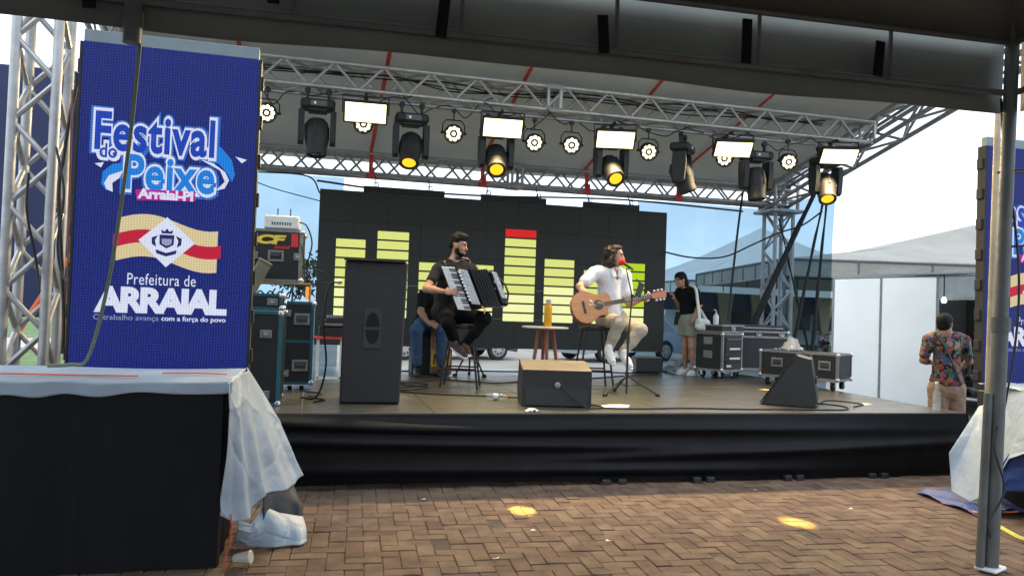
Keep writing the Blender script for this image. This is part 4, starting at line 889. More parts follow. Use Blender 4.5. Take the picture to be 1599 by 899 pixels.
# keyboards and junk between the cases and the speaker
kt = thing('keyboard_stand', 'low stand with keyboards and pink cloth behind the black speaker', 'stand', (.30, 9.3, ZS))
MB().box((0, .2, .50), (.62, .42, .02), bev=.004).build('top_board', 'red_strap', kt, 0)
for x in (-.25, .02, .22): MB().box((x, .05, .245), (.035, .03, .49), bev=.003).build('leg', 'white_plastic', kt, 0)
MB().box((0, .05, .03), (.5, .03, .03)).build('foot_rail', 'white_plastic', kt, 0)
for k in range(3):
    kb = MB().box((.1+.02*k, .2, .66+.045*k), (.6, .3, .035), bev=.008).build('keyboard', 'case_alu' if k != 1 else 'black_plastic', kt, 0)
MB().grid(lambda u, v: (.02+u*.28, .03+v*.3, .52+.09*math.sin(math.pi*u)*math.sin(math.pi*v*.9+.2)+.015*math.sin(u*17+v*9)), 16, 12).build('pink_cloth', 'pink_cloth', kt, 80, solid=.004)
MB().box((.0, .2, .58), (.5, .25, .11), bev=.01).build('mixer', 'black_plastic', kt, 0)
# ------------------------------------------------------------------ speakers
spk = thing('speaker_cabinet', 'tall black bass speaker cabinet standing on the left of the stage', 'speaker', (.52, 7.2, ZS), R(-2))
cb = MB(); cb.box((0, .29, .665), (.56, .58, 1.31), bev=.014); cb.v = [(x*(.975+.05*z/1.3)+.018*(z/1.3), y, z) for x, y, z in cb.v]; cb.build('cabinet', 'black_paint', spk, 30)
MB().box((0, .004, 1.325), (.56, .1, .012), bev=.004).build('top_lip', 'black_plastic', spk, 0)
hd = MB().box((.0, -.002, .70), (.165, .012, .37), bev=.05).build('handle_plate', 'black_plastic', spk, 30)
def dpoly(s): return [(.065*math.cos(a), s*(.012+.135*math.sin(a))) for a in [k*math.pi/10 for k in range(11)]]
for s in (1, -1):
    Mh = MX.Translation((0, -.0085, .70)) @ MX(((1, 0, 0, 0), (0, 0, 1, 0), (0, 1, 0, 0), (0, 0, 0, 1)))
    MB().prism(dpoly(s), -.0005, .003, Mh).build('handle_recess', mat('void_black', (.003, .003, .003), .9), hd, 0)
for x in (-.24, .24):
    for z in (.02,): MB().box((x, .29, .004), (.06, .5, .012)).build('foot', 'rubber', spk, 0)
jk = MB(); jk.cyl((-.29, .12, 1.12), (-.36, .12, 1.12), .014); jk.cyl((-.30, .12, 1.12), (-.33, .12, 1.12), .022); jk.build('jack_plug', 'steel', spk)
cable('cable', [(.17, 7.45, 1.78), (.11, 7.4, 1.72), (.08, 7.4, 1.4), (.12, 7.45, 1.0), (.05, 7.5, .70), (-.1, 7.6, .672)], .009, 'cable_black', 'black cable dropping from the plug of the tall speaker')
wl = thing('stage_monitor', 'black wedge monitor with wooden top at the front centre of the stage', 'monitor speaker', (2.27, 7.03, ZS), R(-10))
prof = [(0, .012), (.46, .012), (.56, .14), (.42, .42), (.0, .345)]
Mw = MX(((0, 0, 1, 0), (1, 0, 0, 0), (0, 1, 0, 0), (0, 0, 0, 1)))
MB().prism(prof, -.335, .335, Mw).build('cabinet', 'black_paint', wl, 0)
mat('wood_worn', (.115, .088, .058), .6, var=.2, scale=7, dirt=.4)
MB().add([(-.33, -.002, .3485), (.33, -.002, .3485), (.33, .41, .4205), (-.33, .41, .4205)], [(0, 1, 2, 3)]).build('top_board', 'wood_worn', wl, 0, solid=.004)
MB().lathe([(0, -.004), (.026, -.002), (.03, .006), (.022, .014), (0, .016)], MX.Translation((.005, -.004, .21)) @ MX.Rotation(R(90), 4, 'X'), 14).build('input_knob', 'case_alu', wl)
MB().box((0, -.001, .10), (.60, .003, .16)).build('rear_panel', 'black_plastic', wl, 0)
for x in (-.31, .31): MB().box((x, .2, .006), (.04, .4, .012)).build('foot', 'rubber', wl, 0)
cable('cable', [(2.30, 6.98, .86), (2.38, 6.93, .78), (2.52, 6.90, .68), (2.62, 6.88, .672), (2.72, 6.98, .672), (2.62, 7.2, .672)], .008, 'cable_black', 'thin cable looping from the knob of the centre monitor')
wr = thing('stage_monitor', 'black wedge monitor tipped on its side at the right front of the stage', 'monitor speaker', (5.02, 7.30, ZS), R(-38))
prof = [(-.30, .01), (.20, .01), (.26, .06), (.19, .50), (.05, .535)]
MB().prism([(x, z) for x, z in prof], -.24, .24, MX(((1, 0, 0, 0), (0, 0, 1, 0), (0, 1, 0, 0), (0, 0, 0, 1)))).build('cabinet', 'black_paint', wr, 0)
MB().add([(-.31, -.22, .02), (-.31, .22, .02), (.04, .22, .542), (.04, -.22, .542)], [(0, 1, 2, 3)]).build('grille', mat('grille', (.03, .032, .034), .6, var=.3, scale=90, bump=.3, bscale=400), wr, 0, solid=.008)
MB().box((.245, 0, .20), (.02, .07, .05), bev=.006).build('plug', 'case_alu', wr, 0)
MB().box((.238, 0, .28), (.012, .16, .07), bev=.01).build('handle', 'black_plastic', wr, 0)
# ------------------------------------------------------------------ right hand cases
r1 = flight_case('rack_case', 'open equipment rack in a black flight case beside the standing woman', (5.98, 10.18, ZS), R(22), (.46, .52, .56), wheels=.11, seam=0)
MB().box((.0, -.006, .39), (.39, .012, .49), bev=.003).build('rack_face', 'black_plastic', r1, 0)
for z in (.25, .33, .40, .46, .52, .58):
    MB().box((.0, -.016, z), (.36, .012, .05), bev=.003).build('rack_unit', 'case_black', r1, 0)
for z in (.30, .44): MB().box((.02, -.026, z), (.24, .008, .028), bev=.003).build('rack_bar', 'white_plastic', r1, 0)
for k in range(9): MB().cyl((-.15+k*.037, -.022, .58), (-.15+k*.037, -.036, .58), .011).build('knob', 'case_alu', r1)
MB().box((-.11, -.024, .19), (.10, .006, .03)).build('label_plate', 'white_plastic', r1, 0)
for z in (.35, .55): 
    mb = MB(); mb.box((-.238, .26, z), (.012, .16, .11), bev=.004); mb.build('side_handle', 'case_alu', r1, 0); 
ld_ = thing('case_lid', 'flat black case lid with metal edges lying on top of the rack', 'case lid', (5.98, 10.17, 1.335), R(22))
MB().box((0, .26, .05), (.5, .5, .10), bev=.004).build('shell', 'case_black', ld_, 0)
for z in (.012, .105): MB().box((0, .006, z), (.52, .012, .024), bev=.002).build('edge_trim', 'case_alu', ld_, 0); MB().box((-.255, .26, z), (.012, .5, .022), bev=.002).build('edge_trim', 'case_alu', ld_, 0)
latch(ld_, (0, .002, .06))
bo_ = thing('sanitizer_bottle', 'small white pump bottle standing on the case lid', 'bottle', (5.83, 10.42, 1.445))
MB().lathe([(.0, 0), (.04, .002), (.042, .12), (.03, .15), (.014, .16), (.014, .18)], None, 14).build('bottle_body', 'white_plastic', bo_); MB().tube([(0, 0, .18), (0, 0, .22), (-.04, 0, .222)], .008).build('pump', 'white_plastic', bo_)
flight_case('flight_case', 'large black flight case with metal edges right of the open rack', (6.66, 10.5, ZS), R(-4), (.90, .7, .60), wheels=.11, seam=.84, hw=(('l', -.05, .53), ('l', .33, .53)))
ul = thing('case_lid', 'second black case lid leaning flat on the large flight case', 'case lid', (6.66, 10.58, 1.372), R(-4)); MB().box((0, .26, .04), (.82, .5, .08), bev=.004).build('shell', 'case_black', ul, 0); MB().box((0, .006, .04), (.82, .012, .024), bev=.002).build('edge_trim', 'case_alu', ul, 0)
tk = flight_case('flight_case', 'long low black trunk on casters behind the tipped monitor', (6.27, 9.02, ZS), R(-57), (1.06, .5, .36), wheels=.12, seam=0, hw=(('h', -.28, .2), ('h', .36, .2), ('h', .02, .2)))
MB().box((.18, -.003, .30), (.03, .006, .34), bev=.002).build('divider_trim', 'case_alu', tk, 0)
mat('clear_bag', (.75, .76, .76), .25, var=.1, trans=.4)
tag(MB().grid(lambda u, v: (6.22+u*.3, 9.2+v*.2, 1.15+.13*math.sin(math.pi*u)*math.sin(math.pi*v)*(1+.5*math.sin(u*23+v*11))+.02*math.sin(u*37)), 18, 12).build('plastic_bag', 'clear_bag', None, 60, solid=.002), 'crumpled clear plastic bag lying on the long trunk', 'plastic bag')
am = thing('amplifier', 'small black combo box on the floor beside the woman\'s feet', 'amplifier', (5.02, 10.95, ZS), R(-8))
MB().box((0, .15, .12), (.42, .3, .22), bev=.012).build('cabinet', 'black_plastic', am, 30); MB().box((0, -.004, .11), (.36, .008, .16), bev=.003).build('grille', 'grille', am, 0); MB().box((.0, .15, .235), (.40, .28, .012), bev=.003).build('top_panel', 'case_alu', am, 0)
pk = thing('case_lid', 'grey hinged case lid propped open between amplifier and woman', 'case lid', (5.36, 10.98, ZS), R(-8)); PM = MX.Rotation(R(-28), 4, 'Y')
MB().box((.22, .15, .03), (.48, .32, .05), bev=.006, M=PM).build('shell', 'case_black', pk, 0); MB().box((.22, -.012, .03), (.48, .012, .05), bev=.003, M=PM).build('edge_trim', 'case_alu', pk, 0); MB().box((.1, .15, .10), (.03, .3, .16)).build('prop', 'case_alu', pk, 0)
# ------------------------------------------------------------------ stools, table, bottle
def stool(p, rz, label, h=.75, w=.36):
    r = thing('bar_stool', label, 'stool', p, rz)
    MB().lathe([(0, h-.045), (.16, h-.045), (.185, h-.03), (.185, h-.01), (.165, h), (0, h)], None, 24).build('seat', 'black_plastic', r)
    for sx in (-1, 1):
        for sy in (-1, 1): MB().cyl((sx*.12, sy*.12, h-.04), (sx*w/2*1.18, sy*w/2*1.18, 0), .0125).build('leg', 'black_paint', r)
    a = w/2*1.06
    for q, z in ((((-a, -a), (a, -a)), .22), (((-a, a), (a, a)), .22), (((-a, -a), (-a, a)), .30), (((a, -a), (a, a)), .30)): MB().cyl((*q[0], z), (*q[1], z), .010).build('stretcher', 'black_paint', r)
    return r
stool((1.66, 8.78, ZS), R(-16), 'black metal bar stool under the accordion player', .72)
stool((3.30, 8.82, ZS), R(-8), 'black metal bar stool under the guitarist', .74)
mat('wood_red', (.30, .10, .035), .4, var=.25, scale=8, stretch=(4, 4, 1))
tb = thing('side_table', 'small round white-topped table with reddish wooden legs', 'table', (2.85, 9.4, ZS))
MB().lathe([(0, .685), (.285, .685), (.30, .692), (.30, .705), (.29, .71), (0, .71)], None, 32).build('table_top', 'white_plastic', tb)
for a in (200, 265, 330, 80): MB().cyl((.10*math.cos(R(a)), .10*math.sin(R(a)), .685), (.2*math.cos(R(a)), .2*math.sin(R(a)), 0), .026, .019, 10).build('leg', 'wood_red', tb)
MB().cyl((0, 0, .66), (0, 0, .685), .13, n=16).build('hub', 'wood_red', tb)
mat('bottle_yellow', (.75, .36, .015), .3, .2, var=.08)
by = thing('thermos_bottle', 'yellow metal drink bottle standing on the round table', 'bottle', (2.87, 9.36, ZS+.711))
MB().lathe([(0, 0), (.048, 0), (.05, .006), (.05, .24), (.044, .27), (.03, .285), (.03, .29)], None, 20).build('bottle_body', 'bottle_yellow', by); MB().lathe([(0, .29), (.033, .29), (.034, .335), (.026, .34), (0, .34)], None, 20).build('cap', 'steel', by)
# ------------------------------------------------------------------ microphones
mat('mic_red', (.75, .03, .03), .9, var=.1)
ms_ = thing('microphone_stand', 'black tripod microphone stand with red foam microphone before the guitarist', 'microphone stand', (3.43, 8.08, ZS))
hz = (3.462,8.08,0.863); tp = (3.463,8.08,1.774); mc = (3.416,8.3,2.167); bb = (3.454,8.25,2.084)
o3 = V((3.43, 8.08, ZS)); lp = lambda q: V(q)-o3
MB().cyl((0, 0, .10), (0, 0, .62), .013).build('lower_tube', 'black_paint', ms_); MB().cyl((0, 0, .60), lp(tp), .009).build('upper_tube', 'black_paint', ms_)
MB().cyl((0, 0, .58), (0, 0, .66), .02).build('clutch', 'black_plastic', ms_)
MB().cyl(lp(tp), lp(bb), .008).build('boom', 'black_paint', ms_)
for a in (205, 335, 90):
    d = V((math.cos(R(a)), math.sin(R(a)), 0)); l_ = MB().cyl(V((0, 0, .22)), d*.34+V((0, 0, .02)), .010).build('leg', 'black_paint', ms_)
    MB().cyl(V((0, 0, .10)), d*.17+V((0, 0, .12)), .005).build('brace', 'black_paint', ms_); MB().cyl(d*.32+V((0, 0, .018)), d*.37+V((0, 0, .012)), .016).build('rubber_foot', 'rubber', l_)
MB().cyl((0, 0, .19), (0, 0, .26), .022).build('hub', 'black_plastic', ms_); MB().cyl((0, 0, .012), (0, 0, .10), .010).build('centre_post', 'black_paint', ms_)
MB().lathe([(0, -.02), (.02, -.018), (.02, .02), (0, .02)], MX.Translation(lp(tp)), 12).build('swivel', 'black_plastic', ms_)
md = (V(bb)-V(mc)).normalized(); md = (md+V((.9, -.1, -.1))).normalized()
mm_ = MB().cyl(lp(mc)+md*.03, lp(mc)+md*.16, .017, .012).build('microphone', 'black_plastic', ms_)
MB().lathe([(0, -.04), (.025, -.034), (.038, -.015), (.04, .005), (.03, .03), (.015, .04), (0, .042)], MX.Translation(lp(mc)) @ V((0, 0, 1)).rotation_difference(md).to_matrix().to_4x4(), 16).build('foam_ball', 'mic_red', mm_)
MB().cyl(lp(mc)+md*.12, lp(bb), .007).build('mic_clip', 'black_plastic', ms_)
ph = thing('phone_holder', 'black phone clamped to the microphone stand', 'phone', (3.545,8.06,1.849))
PHM = MX.Rotation(R(18), 4, 'Y') @ MX.Rotation(R(20), 4, 'Z'); MB().box((0, 0, 0), (.085, .012, .165), bev=.006, M=PHM).build('phone_body', 'black_plastic', ph, 0); MB().box((0, -.007, 0), (.077, .002, .15), M=PHM).build('phone_screen', 'screen_dark', ph, 0)
MB().tube([(-.01, .01, -.05), (-.05, .015, -.08), (-.09, .02, -.06)], .008).build('clamp_arm', 'black_paint', ph)
MB().tube([(.0, .01, .04), (-.02, .0, .10), (-.05, .0, .12)], .006).build('clamp_jaw', 'black_paint', ph)
s2 = thing('microphone_stand', 'low black tripod stand folded behind the accordion player', 'microphone stand', (2.05, 10.2, ZS))
for a in (200, 320, 80):
    d = V((math.cos(R(a)), math.sin(R(a)), 0)); l_ = MB().cyl((0, 0, .42), d*.22+V((0, 0, .01)), .012).build('leg', 'black_paint', s2); MB().cyl(d*.2+V((0, 0, .015)), d*.25+V((0, 0, .012)), .02).build('rubber_foot', 'rubber', l_)
MB().cyl((0, 0, .3), (0, 0, .75), .014).build('pole', 'black_paint', s2)
# ------------------------------------------------------------------ small things on the deck
wb = thing('water_bottle', 'clear water bottle lying on its side left of the centre monitor', 'bottle', (1.80, 7.55, ZS+.036), R(-12))
gl = glass('clear_plastic', (.90, .94, .95), .08, .16); WM = MX.Rotation(R(90), 4, 'Y')
MB().lathe([(0, -.1), (.03, -.1), (.033, -.09), (.033, .02), (.03, .03), (.033, .04), (.03, .07), (.014, .10), (.012, .115)], WM, 16).build('bottle_body', gl, wb); MB().lathe([(.0332, -.03), (.0336, -.03), (.0336, .02), (.0332, .02)], WM, 16).build('paper_label', 'white_plastic', wb); MB().cyl((.115, 0, 0), (.135, 0, 0), .016).build('cap', 'red_strap', wb)
gb = thing('glass_bottle', 'clear glass bottle standing at the right front corner of the stage', 'bottle', (6.42, 6.80, ZS+.001))
MB().lathe([(0, 0), (.036, 0), (.04, .008), (.04, .15), (.034, .19), (.017, .225), (.015, .27), (.015, .285)], None, 18).build('bottle_body', gl, gb); MB().cyl((0, 0, .283), (0, 0, .305), .019).build('cap', 'white_plastic', gb); MB().cyl((0, 0, .01), (0, 0, .07), .036, n=18).build('water', glass('water_clear', (.85, .9, .9), .02, .2), gb)
mat('paper', (.80, .80, .78), .8, var=.04)
pt = (2.885,7.073,0.665)
tag(MB().grid(lambda u, v: (pt[0]+(u-.5)*.30+.10*(v-.5), pt[1]+(v-.5)*.20, ZS+.005+.006*math.sin(u*3)*v), 6, 5).build('paper_sheet', 'paper', None, 60, solid=.001), 'white sheet of paper lying by the centre monitor', 'paper')
pt2 = (1.957,6.753,0.665)
tag(MB().grid(lambda u, v: (pt2[0]+(u-.5)*.13, pt2[1]+(v-.5)*.10, ZS+.004+.022*abs(math.sin(u*9+v*5))*math.sin(math.pi*u)), 14, 10).build('paper_scrap', 'paper', None, 60, solid=.001), 'crumpled white paper scrap at the stage edge below the centre monitor', 'paper')
def floor_cable(pts, lb, r=.008): cable('cable', [(x, y, ZS+r) for x, y in pts], r, 'cable_black', lb)
floor_cable([(2.6, 6.95), (3.0, 6.88), (3.6, 6.93), (4.1, 6.86), (4.7, 6.84), (5.3, 6.82), (5.5, 7.1), (5.35, 7.35)], 'long black cable snaking along the front edge of the stage deck')
floor_cable([(.8, 8.3), (1.2, 8.0), (1.7, 7.85), (2.0, 7.75), (2.35, 7.5), (2.6, 7.2)], 'black cable crossing the deck from the speaker to the centre monitor')
floor_cable([(.85, 9.6), (1.1, 9.2), (1.6, 9.5), (2.2, 9.2), (2.9, 9.7), (3.6, 9.9), (4.4, 10.4), (5.0, 10.6)], 'black cable wandering across the rear of the deck past the stools')
floor_cable([(.7, 8.6), (1.0, 8.9), (1.25, 8.6), (.95, 8.35), (.75, 8.8), (1.1, 9.15), (1.3, 8.9), (.9, 8.55)], 'tangled coil of black cable on the deck right of the tall speaker')
floor_cable([(1.0, 10.6), (1.8, 10.9), (2.8, 10.85), (3.8, 11.0), (4.8, 10.85)], 'black cable lying along the rear edge of the deck')
floor_cable([(-.1, 8.2), (.1, 7.95), (-.05, 7.7), (.12, 7.5), (.02, 7.3)], 'black cable squiggle between the teal case and the tall speaker')
floor_cable([(5.35, 7.3), (5.7, 7.6), (5.9, 7.3), (5.6, 7.05)], 'black cable loop behind the tipped monitor')
floor_cable([(.9, 9.9), (.7, 9.6), (1.0, 9.3), (.75, 9.1), (1.05, 8.95)], 'second loose black cable loop on the deck behind the speaker')
# printed bag standing behind the accordion stool
mat('bag_brown', (.16, .07, .04), .6, var=.35, scale=9); mat('bag_yellow', (.55, .33, .03), .6, var=.15); mat('bag_skin', (.40, .17, .09), .6, var=.2); mat('bag_blue', (.05, .08, .28), .6)
bg_ = thing('printed_bag', 'upright bag with yellow and brown print behind the accordion stool', 'bag', (1.62, 10.0, ZS), R(-12))
MB().box((0, .1, .33), (.28, .2, .64), bev=.03).build('bag_body', 'bag_brown', bg_, 30); MB().box((0, -.003, .24), (.25, .006, .22), bev=.002).build('yellow_print', 'bag_yellow', bg_, 0)
MB().tube(bez([(-.09, -.008, .16), (-.08, -.008, .29), (-.04, -.008, .18), (-.02, -.008, .30), (.03, -.008, .17), (.05, -.008, .28), (.09, -.008, .25), (.06, -.008, .22)], 4), .010, 5).build('black_scrawl', 'black_plastic', bg_)
for x in (-.06, .05): MB().box((x, -.004, .44), (.075, .006, .17), bev=.002).build('figure_print', 'bag_skin', bg_, 0)
MB().box((0, .1, .68), (.2, .16, .07), bev=.02).build('top_pouch', 'bag_blue', bg_, 30); MB().tube([(-.08, .1, .70), (-.05, .1, .78), (.05, .1, .78), (.08, .1, .70)], .012).build('carry_handle', 'white_plastic', bg_)
# ------------------------------------------------------------------ people
mat('skin_warm', (.42, .22, .14), .55, var=.06, scale=30); mat('skin_light', (.48, .28, .19), .55, var=.06, scale=30); mat('skin_brown', (.30, .15, .09), .55, var=.06, scale=30)
mat('hair_black', (.006, .005, .0045), .7, var=.4, scale=60, bump=.3, bscale=160, spec=.25); mat('hair_brown', (.034, .018, .012), .7, var=.5, scale=50, bump=.6, bscale=110)
mat('tee_grey', (.024, .024, .028), .9, var=.2, scale=20, bump=.35, bscale=14, stretch=(1, 1, .35), spec=.15); mat('trouser_black', (.006, .006, .0065), .9, var=.25, scale=18, bump=.35, bscale=14, spec=.12)
mat('shirt_white', (.70, .72, .74), .85, var=.04, scale=18, bump=.8, bscale=13, stretch=(1, 1, .4), spec=.2); mat('chino', (.42, .37, .29), .9, var=.07, scale=20, bump=.8, bscale=13, stretch=(.6, .6, 1), spec=.15)
mat('jeans', (.03, .075, .15), .85, var=.25, scale=25, bump=.2); mat('shorts_olive', (.26, .265, .215), .85, var=.12, scale=20, bump=.2); mat('shorts_tan', (.30, .20, .14), .85, var=.12, scale=20, bump=.2)
mat('shoe_white', (.75, .75, .73), .5, var=.06); mat('shoe_brown', (.045, .020, .018), .6, var=.2); mat('sole', (.72, .70, .66), .6); mat('eye_dark', (.01, .008, .008), .2); mat('lip', (.36, .13, .11), .5); mat('black_top', (.008, .008, .009), .9, var=.2, spec=.15)
def floral():
    m = bpy.data.materials.new('floral'); m.use_nodes = True; MATS['floral'] = m; n = m.node_tree.nodes; l = m.node_tree.links; b = n['Principled BSDF']; b.inputs['Roughness'].default_value = .8
    t = n.new('ShaderNodeTexCoord'); v = n.new('ShaderNodeTexVoronoi'); v.inputs['Scale'].default_value = 19; l.new(t.outputs['Object'], v.inputs['Vector'])
    w_ = n.new('ShaderNodeTexWhiteNoise'); w_.noise_dimensions = '3D'; l.new(v.outputs['Position'], w_.inputs['Vector'])
    r = n.new('ShaderNodeValToRGB'); r.color_ramp.interpolation = 'CONSTANT'; e = r.color_ramp.elements
    cs = [(.34, .05, .06), (.42, .18, .08), (.07, .13, .27), (.13, .18, .08), (.34, .08, .12), (.06, .18, .20), (.38, .26, .17)]
    e[0].color = (*cs[0], 1); e[1].position = 1/7; e[1].color = (*cs[1], 1)
    for i in range(2, 7): q = e.new(i/7); q.color = (*cs[i], 1)
    l.new(w_.outputs['Value'], r.inputs[0])
    r2 = n.new('ShaderNodeValToRGB'); r2.color_ramp.interpolation = 'CONSTANT'; r2.color_ramp.elements[0].color = (1, 1, 1, 1); q = r2.color_ramp.elements[1]; q.position = .66; q.color = (0, 0, 0, 1)
    mu = n.new('ShaderNodeMath'); mu.operation = 'MULTIPLY'; mu.inputs[1].default_value = 1.0; l.new(v.outputs['Distance'], mu.inputs[0]); l.new(mu.outputs[0], r2.inputs[0])
    mx_ = n.new('ShaderNodeMix'); mx_.data_type = 'RGBA'; l.new(r2.outputs[0], mx_.inputs[0]); mx_.inputs[6].default_value = (.012, .012, .018, 1); l.new(r.outputs[0], mx_.inputs[7])
    v2 = n.new('ShaderNodeTexVoronoi'); v2.inputs['Scale'].default_value = 48; l.new(t.outputs['Object'], v2.inputs['Vector']); hs = n.new('ShaderNodeHueSaturation'); mr = n.new('ShaderNodeMapRange'); mr.inputs[2].default_value = .6; mr.inputs[3].default_value = 1.4; mr.inputs[4].default_value = .5; l.new(v2.outputs['Distance'], mr.inputs[0]); l.new(mr.outputs[0], hs.inputs['Value']); l.new(mx_.outputs[2], hs.inputs['Color'])
    l.new(hs.outputs[0], b.inputs['Base Color'])
floral()
def hand_prims(w, d, nrm, curl=.5, sc=1., side=1, spread=1.):
    """palm and five fingers; d = direction from wrist, nrm = palm facing direction, side picks the thumb side."""
    w = V(w); d = V(d).normalized(); nrm = V(nrm); nrm = (nrm-d*nrm.dot(d)).normalized(); s = d.cross(nrm)*side; P = []
    pc = w+d*.048*sc; A = [list(d), list(s), list(nrm)]
    P.append(('e', tuple(pc), (.052*sc, .043*sc, .019*sc), A, .012))
    for i, (o, ln) in enumerate(((-.030, .060), (-.010, .074), (.010, .078), (.030, .070))):
        b = w+d*.088*sc+s*o*sc; a1 = d*math.cos(curl*.5)+nrm*math.sin(curl*.5)+s*o*2*spread; a2 = d*math.cos(curl*1.3)+nrm*math.sin(curl*1.3); a3 = d*math.cos(curl*2.0)+nrm*math.sin(curl*2.0)
        p1 = b+a1.normalized()*ln*.45*sc; p2 = p1+a2.normalized()*ln*.33*sc; p3 = p2+a3.normalized()*ln*.25*sc
        P += [('c', tuple(b), .0098*sc, tuple(p1), .0092*sc, .006), ('c', tuple(p1), .0092*sc, tuple(p2), .0085*sc, .004), ('c', tuple(p2), .0085*sc, tuple(p3), .0075*sc, .004)]
    b = w+d*.03*sc+s*.034*sc; p1 = b+(d*.6+s*.8+nrm*.25).normalized()*.036*sc; p2 = p1+(d*.9+s*.25+nrm*.45).normalized()*.032*sc
    P += [('c', tuple(b), .013*sc, tuple(p1), .0105*sc, .008), ('c', tuple(p1), .0105*sc, tuple(p2), .0088*sc, .005)]
    return P
def head_prims(c, f, u, sc=1.):
    c, f, u = V(c), V(f).normalized(), V(u); u = (u-f*u.dot(f)).normalized(); s = f.cross(u); A = [list(f), list(s), list(u)]
    q = lambda a, b, d: tuple(c+f*a*sc+s*b*sc+u*d*sc)
    P = [('e', q(-.012, 0, .03), (.098*sc, .076*sc, .095*sc), A, .03), ('e', q(.022, 0, -.045), (.066*sc, .058*sc, .072*sc), A, .03), ('e', q(.045, 0, -.092), (.034*sc, .030*sc, .026*sc), A, .03),
         ('c', q(.082, 0, .012), .010*sc, q(.103, 0, -.030), .014*sc, .012), ('e', q(.080, 0, -.068), (.014*sc, .024*sc, .012*sc), A, .012), ('e', q(.072, 0, .035), (.016*sc, .055*sc, .012*sc), A, .018)]
    for sd in (-1, 1): P += [('e', q(-.005, sd*.078, -.008), (.020*sc, .010*sc, .032*sc), A, .008), ('e', q(.058, sd*.040, -.028), (.022*sc, .020*sc, .018*sc), A, .02)]
    return P, q, A
def face_parts(root, o, q, A, sc=1.):
    o = V(o)
    for sd in (-1, 1):
        MB().lathe([(0, -.006), (.008, -.004), (.011, 0), (.008, .004), (0, .006)], MX.Translation(V(q(.083, sd*.032, .005))-o), 10).build('eye', 'eye_dark', root)
        MB().tube([V(q(.086, sd*.016, .026))-o, V(q(.087, sd*.034, .031))-o, V(q(.076, sd*.052, .025))-o], .0055).build('eyebrow', 'hair_black', root)
    MB().tube([V(q(.082, -.024, -.067))-o, V(q(.094, 0, -.066))-o, V(q(.082, .024, -.067))-o], [.004, .007, .004]).build('lips', 'lip', root)
def limb(a, ra, b, rb_, k=.03): return ('c', tuple(a), ra, tuple(b), rb_, k)
def shoe(root, o, heel, toe, m, sole='sole', w=.045):
    """heel and toe are ground points in world space; a low shoe with its sole."""
    o, h, t = V(o), V(heel), V(toe); d = (t-h).normalized(); up_ = V((0, 0, 1)); up_ = (up_-d*up_.dot(d)).normalized()
    sdf_mesh('shoe', [limb(h+up_*.045, .040, h.lerp(t, .55)+up_*.04, .042, .03), limb(h.lerp(t, .5)+up_*.038, .040, t+up_*.032-d*.02, .034, .03), limb(h+up_*.05, .040, h+up_*.085, .038, .03)], .008, m, root, origin=o, cuts=[(h+up_*.016, -up_)])
    s = d.cross(up_); n = 14; pl_ = []
    L_ = (t-h).length
    for i in range(n):
        a = 2*math.pi*i/n; x = math.cos(a); pl_.append((L_*.5+x*(L_*.5+.035), math.sin(a)*w*(1.02+.12*x)))
    M_ = MX(((d.x, s.x, up_.x, h.x-o.x), (d.y, s.y, up_.y, h.y-o.y), (d.z, s.z, up_.z, h.z-o.z), (0, 0, 0, 1)))
    MB().prism(pl_, 0, .024, M_).build('shoe_sole', sole, root, 30)
def person(label, base): return thing('person', label, 'person', base)
def lower(J, f=1.0):
    P = []
    for s in 'rl': P += [limb(J['h'+s], .085*f, J['k'+s], .058*f), limb(J['k'+s], .056*f, V(J['k'+s]).lerp(V(J['a'+s]), .35), .054*f), limb(V(J['k'+s]).lerp(V(J['a'+s]), .35), .054*f, J['a'+s], .036*f)]
    return P
def upper(J, f=1.0):
    P = [limb(J['pel'], .115*f, J['wai'], .115*f, .05), limb(J['wai'], .115*f, J['che'], .125*f, .05)]
    c = V(J['che']); sl_, sr_ = V(J['sl']), V(J['sr']); P += [limb(sr_.lerp(sl_, .2), .088*f, sr_.lerp(sl_, .8), .088*f, .06), limb(V(J['pel'])+(sl_-sr_)*.18, .10*f, V(J['pel'])-(sl_-sr_)*.18, .10*f, .05)]
    P += [limb(J['nek'], .056*f, J['hed'], .052*f, .03), limb(sr_, .058*f, J['nek'], .050*f, .04), limb(sl_, .058*f, J['nek'], .050*f, .04)]
    for s in 'rl': P += [limb(J['s'+s], .054*f, J['e'+s], .041*f), limb(J['e'+s], .041*f, V(J['e'+s]).lerp(V(J['w'+s]), .35), .040*f), limb(V(J['e'+s]).lerp(V(J['w'+s]), .35), .040*f, J['w'+s], .026*f)]
    return P
def foot_prims(J, s, toe): return [limb(J['a'+s], .036, V(J['a'+s])-V((0, 0, .04)), .034), limb(V(J['a'+s])-V((0, 0, .045)), .032, toe, .026)]
def off(p, dx=0, dy=0, dz=0): return (p[0]+dx, p[1]+dy, p[2]+dz)
def shirt_prims(J, grow, sleeve, hem, ease=.0):
    """torso and sleeves of a shirt; hem: extra low points it hangs to."""
    f = 1.0; P = [limb(hem, .135+ease, J['wai'], .130+ease, .05), limb(J['wai'], .130+ease, J['che'], .135+ease*.6, .05)]
    sl_, sr_ = V(J['sl']), V(J['sr']); P += [limb(sr_.lerp(sl_, .18), .088+grow, sr_.lerp(sl_, .82), .088+grow, .06), limb(sr_, .058+grow, V(J['nek']).lerp(sr_, .3), .050+grow, .04), limb(sl_, .058+grow, V(J['nek']).lerp(sl_, .3), .050+grow, .04)]
    d_ = (sl_-sr_); P += [limb(V(hem)+d_*.17, .105+ease, V(hem)-d_*.17, .105+ease, .05)]
    for s in 'rl':
        e_ = V(J['s'+s]).lerp(V(J['e'+s]), sleeve); P.append(limb(J['s'+s], .060+grow, e_, .050+grow+ease*.3))
    return P
def sleeve_cuts(J, frac): return []
